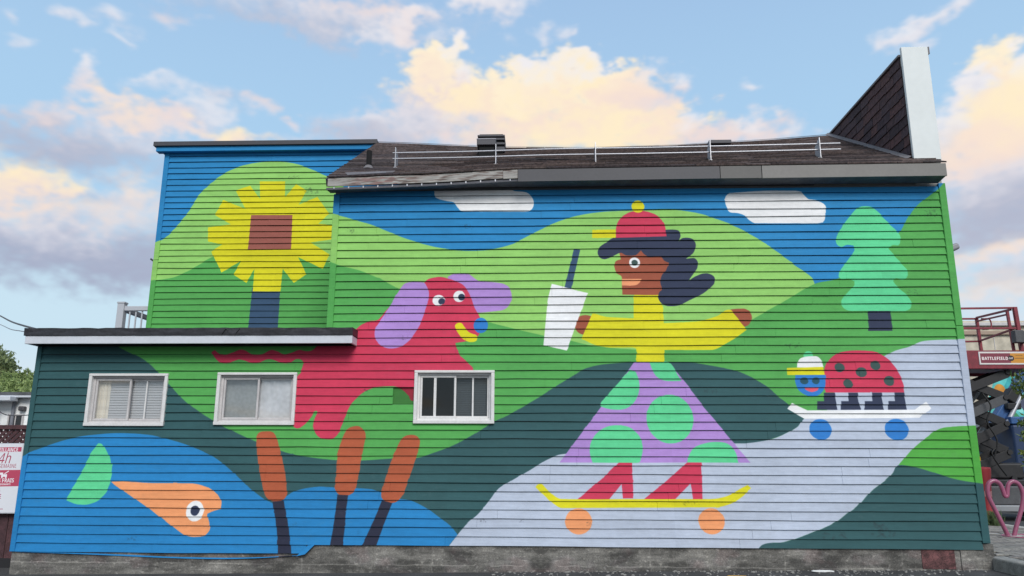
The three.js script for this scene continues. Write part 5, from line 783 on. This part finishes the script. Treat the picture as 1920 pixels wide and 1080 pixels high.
  // chassis
  part(L, 'chassis', [rbox(9.4, 12.4, 0.55, 0.98, -10.0, -8.5, 0.04)], grey); part(L, 'tray_lid', [rbox(9.6, 12.3, 0.98, 1.12, -9.9, -8.6, 0.03)], dark); part(L, 'side_step', [rbox(9.9, 12.4, 0.42, 0.56, -8.5, -8.3, 0.02)], steel);
  part(L, 'motor_cover', [rbox(10.1, 11.3, 1.12, 1.5, -9.4, -8.8, 0.06)], dark);
  const d = canvas(256, 128), dg = d.getContext('2d'); dg.fillStyle = '#6f7173'; dg.fillRect(0, 0, 256, 128); dg.fillStyle = '#141416'; dg.font = 'bold 110px sans-serif'; dg.textAlign = 'center'; dg.textBaseline = 'middle'; dg.fillText('41', 128, 68); part(L, 'number_decal', quads([[[10.98, 0.66, -8.494], [11.36, 0.66, -8.494], [11.36, 0.88, -8.494], [10.98, 0.88, -8.494], [0, 0], [1, 0], [1, 1], [0, 1]]]), new THREE.MeshStandardMaterial({ map: canvasTexture(d), roughness: 0.6 }));
  for (const [x, z] of [[10.05, -8.62], [11.9, -8.62], [10.05, -9.9], [11.9, -9.9]]) { const w = subgroup(L, 'wheel'); part(w, 'tyre', new THREE.TorusGeometry(0.24, 0.11, 12, 28).translate(x, 0.56, z), mat('#1b1b1c', 0.9)); part(w, 'rim', new THREE.CylinderGeometry(0.16, 0.16, 0.14, 20).rotateX(Math.PI / 2).translate(x, 0.56, z), grey); }
  part(L, 'warning_beacon', [new THREE.SphereGeometry(0.11, 16, 10, 0, 6.3, 0, 1.6).translate(10.12, 1.62, -8.66), new THREE.CylinderGeometry(0.12, 0.12, 0.08, 16).translate(10.12, 1.58, -8.66)], mat('#c98a1e', 0.3));
}
{
  const p = thing('red_post', 'red traffic post standing close beside the building corner', 'post', [8.83, 0.21, -6.0]);
  const red = mat('#a5363c', 0.6);
  part(p, 'post', new THREE.LatheGeometry([[0.0, 0], [0.14, 0], [0.14, 0.05], [0.1, 0.12], [0.085, 0.7], [0.11, 0.98], [0.13, 1.16], [0.12, 1.2], [0, 1.21]].map((v) => new THREE.Vector2(...v)), 20).translate(8.83, 0.21, -6.0), red);
  part(p, 'reflective_band', new THREE.CylinderGeometry(0.094, 0.089, 0.1, 20).translate(8.83, 0.9, -6.0), mat('#c9898a', 0.4));
}
{
  const blue = new THREE.MeshStandardMaterial({ map: speck('#2c5487', 0.14, 3), roughness: 0.45 }), deep = mat('#1f3557', 0.5), dark = mat('#17181b', 0.6);
  const b = thing('boom_lift', 'blue boom lift with its arm raised behind the scissor lift', 'boom lift', [13.4, 0.21, -12.3]);
  part(b, 'main_boom', bar([12.35, 2.25, -12], [13.75, 4.1, -12], 0.3, 0.3, [0, 0, 1]), blue); part(b, 'inner_boom', bar([13.6, 3.9, -12], [14.6, 5.2, -12], 0.2, 0.2, [0, 0, 1]), blue); part(b, 'boom_knuckle', [bar([12.98, 3.12, -11.9], [13.2, 3.42, -11.9], 0.4, 0.34, [0, 0, 1]), rbox(12.82, 13.2, 2.92, 3.1, -12.2, -11.7, 0.03)], dark);
  part(b, 'lift_cylinder', [rod([12.75, 2.5, -11.75], [13.25, 3.3, -11.75], 0.06)], M.galv);
  part(b, 'turret', [rbox(12.8, 14.9, 1.2, 2.52, -12.7, -11.6, 0.08)], deep); part(b, 'turret_band', [rbox(12.79, 14.91, 2.52, 2.72, -12.71, -11.58, 0.03)], blue);
  const c = canvas(256, 64), g = c.getContext('2d'); g.fillStyle = '#2c5487'; g.fillRect(0, 0, 256, 64); g.fillStyle = '#dfe5ee'; g.font = 'bold 46px sans-serif'; g.textBaseline = 'middle'; g.fillText('Genie Z', 12, 34); part(b, 'lettering', quads([[[13.05, 2.53, -11.575], [13.85, 2.53, -11.575], [13.85, 2.71, -11.575], [13.05, 2.71, -11.575], [0, 0], [1, 0], [1, 1], [0, 1]]]), new THREE.MeshStandardMaterial({ map: canvasTexture(c), roughness: 0.5 }));
  part(b, 'chassis', [rbox(12.6, 15.2, 0.6, 1.2, -13.0, -11.3, 0.06)], dark);
  for (const [x, z] of [[13.1, -11.2], [14.8, -11.2], [13.1, -13.1], [14.8, -13.1]]) part(b, 'wheel', new THREE.TorusGeometry(0.32, 0.15, 12, 26).translate(x, 0.68, z), mat('#1b1b1c', 0.9));
}
{
  const pale = new THREE.MeshStandardMaterial({ map: speck('#8d9499', 0.06, 2), roughness: 0.5 }), t = thing('box_trailer', 'pale grey box trailer standing behind the scissor arms', 'trailer', [13.4, 0.21, -14.5]);
  part(t, 'body', rbox(12.2, 14.2, 0.9, 2.72, -16, -13.4, 0.05), pale); part(t, 'roof_edge', rbox(12.18, 14.22, 2.722, 2.82, -16.02, -13.38, 0.03), M.whiteTrim); part(t, 'side_rib', [rbox(12.2, 14.2, 2.36, 2.4, -13.4, -13.37, 0.008)], M.sash);
  for (const x of [12.9, 13.6]) part(t, 'wheel', new THREE.TorusGeometry(0.24, 0.11, 10, 22).translate(x, 0.55, -13.5), mat('#1b1b1c', 0.9)); part(t, 'drawbar', bar([12.2, 0.75, -14.6], [11.2, 0.65, -14.6], 0.1), M.pipe);
}
{
  const c = canvas(1024, 640), g = c.getContext('2d'); g.fillStyle = '#bdb4a2'; g.fillRect(0, 0, 1024, 640);
  const X = (x) => ((x - 14) / 10) * 1024, Y = (y) => ((6.5 - y) / 6.3) * 640, poly = (col, p) => { g.fillStyle = col; g.beginPath(); p.forEach(([x, y], i) => (i ? g.lineTo(X(x), Y(y)) : g.moveTo(X(x), Y(y)))); g.closePath(); g.fill(); };
  poly('#5fc0bb', [[16.4, 4.85], [24, 4.9], [24, 0.2], [16.2, 0.2], [15.75, 3.4]]); poly('#3fa3a6', [[16.9, 4.85], [17.15, 4.85], [16.5, 3.5], [16.2, 3.6]]); poly('#8fd8d0', [[17.1, 4.6], [18.2, 4.6], [17.0, 3.2], [16.6, 3.4]]);
  poly('#459463', [[16.5, 3.55], [17.3, 2.6], [17.6, 0.4], [16.2, 0.4], [16.2, 2.9]]); poly('#4a4f63', [[16.9, 3.6], [17.5, 4.0], [17.9, 3.3], [17.2, 3.0]]); poly('#c8b765', [[17.0, 2.9], [17.6, 3.2], [17.7, 2.9], [17.1, 2.7]]); poly('#8b8f93', [[16.9, 2.2], [17.3, 2.4], [17.2, 2.0]]); poly('#2f7f86', [[17.3, 2.4], [18.4, 3.1], [18.6, 0.4], [17.3, 0.4]]);
  g.fillStyle = '#cf8f3c'; g.beginPath(); g.ellipse(X(16.33), Y(3.98), 0.2 * 102.4, 0.24 * 101, 0, 0, 7); g.fill(); poly('#c98a36', [[17.1, 5.45], [17.9, 5.3], [17.5, 4.85], [17.0, 4.95]]);
  const img = g.getImageData(0, 0, 1024, 640), d = img.data; for (let i = 0; i < d.length; i += 4) { const x = (i / 4) % 1024, y = Math.floor(i / 4096), k = 1 + 0.16 * fbm(x * 0.02, y * 0.02, 4); d[i] *= k; d[i + 1] *= k; d[i + 2] *= k; } g.putImageData(img, 0, 0);
  const wallM = new THREE.MeshStandardMaterial({ map: canvasTexture(c), roughness: 0.85 }), cream = new THREE.MeshStandardMaterial({ map: speck('#bdb4a2', 0.07, 2), roughness: 0.85 });
  const b = thing('cream_building', 'flat-roofed cream building with a teal painted wall across the street', 'building', [19, 0.2, -21]);
  part(b, 'wall', quads([[[14, 0.2, -18], [24, 0.2, -18], [24, 6.5, -18], [14, 6.5, -18], [0, 0], [1, 0], [1, 1], [0, 1]]]), wallM); part(b, 'building_body', box(12, 26, -0.1, 6.3, -26, -18.01), cream); part(b, 'wall_panel', box(12.0, 14, 0.2, 6.3, -18.01, -17.99), cream);
  part(b, 'parapet_cap', [rbox(11.9, 26.1, 6.3, 6.42, -26.1, -17.85, 0.02)], M.sash); part(b, 'cornice', [rbox(11.95, 26.05, 5.98, 6.12, -18.1, -17.9, 0.02)], mat('#a08d7c', 0.8)); part(b, 'wall_joint', [box(16.35, 16.37, 4.85, 5.98, -18.0, -17.985)], M.sash);
}
{
  const bark = mat('#4a4036', 0.95), t = thing('street_tree', 'leafy street tree reaching in at the right edge in front of the lifts', 'tree', [10.1, 0.37, -5]);
  part(t, 'trunk', [rod([10.15, 0.3, -5], [10.1, 2.4, -5], 0.1, 0.07), rod([10.1, 1.7, -5], [9.35, 2.9, -4.95], 0.04, 0.015), rod([10.1, 1.3, -5], [9.2, 1.75, -4.95], 0.04, 0.012), rod([10.1, 2.2, -5], [10.3, 4, -5], 0.06, 0.02)], bark);
  leaves('crown', t, 5200, 71, [[9.24, 3.0, -4.95, 0.25], [9.2, 2.84, -4.95, 0.14], [9.12, 2.26, -4.95, 0.1], [9.16, 2.0, -4.95, 0.17], [9.08, 1.66, -4.95, 0.12], [9.16, 1.5, -4.95, 0.14], [9.3, 1.8, -4.95, 0.2], [9.85, 3.0, -5, 0.5], [9.8, 2.2, -5, 0.5], [10.3, 3.7, -5, 0.7], [10.4, 2.8, -5, 0.7], [9.7, 1.6, -5, 0.4]], 0.055, ['#55702f', '#6a8236', '#4a5f2c', '#7d8a3c'].map(leafMat));
}
whole('paper_scrap', 'crumpled white paper scrap on the asphalt by the foundation', 'litter', (() => { const g = new THREE.IcosahedronGeometry(0.05, 2).scale(2.6, 0.28, 0.6), p = g.attributes.position; for (let i = 0; i < p.count; i++) { const k = 1 + 0.35 * n3(p.getX(i) * 20, p.getY(i) * 20, p.getZ(i) * 20); p.setXYZ(i, p.getX(i) * k, p.getY(i) * k, p.getZ(i) * k); } g.computeVertexNormals(); return g.translate(3.4, lotY(3.4) + 0.016, 0.16); })(), mat('#d8d8d6', 0.8));
{
  const r = rng(91), list = [];
  for (let i = 0; i < 320; i++) { const x = lerp(-0.6, 5.4, r()), z = 0.01 + Math.pow(r(), 2.2) * 0.5, k = 0.006 + 0.016 * r() * r(); list.push(new THREE.DodecahedronGeometry(k, 0).scale(1 + r(), 0.7, 1).rotateY(r() * 6).translate(x, lotY(x) + k * 0.4, z)); }
  const m = part(scene, 'gravel', list, new THREE.MeshStandardMaterial({ color: '#8b8985', roughness: 0.95 })); m.userData = { label: 'loose grit lying on the asphalt along the foundation', category: 'gravel', kind: 'stuff' };
}

renderer.render(scene, camera);
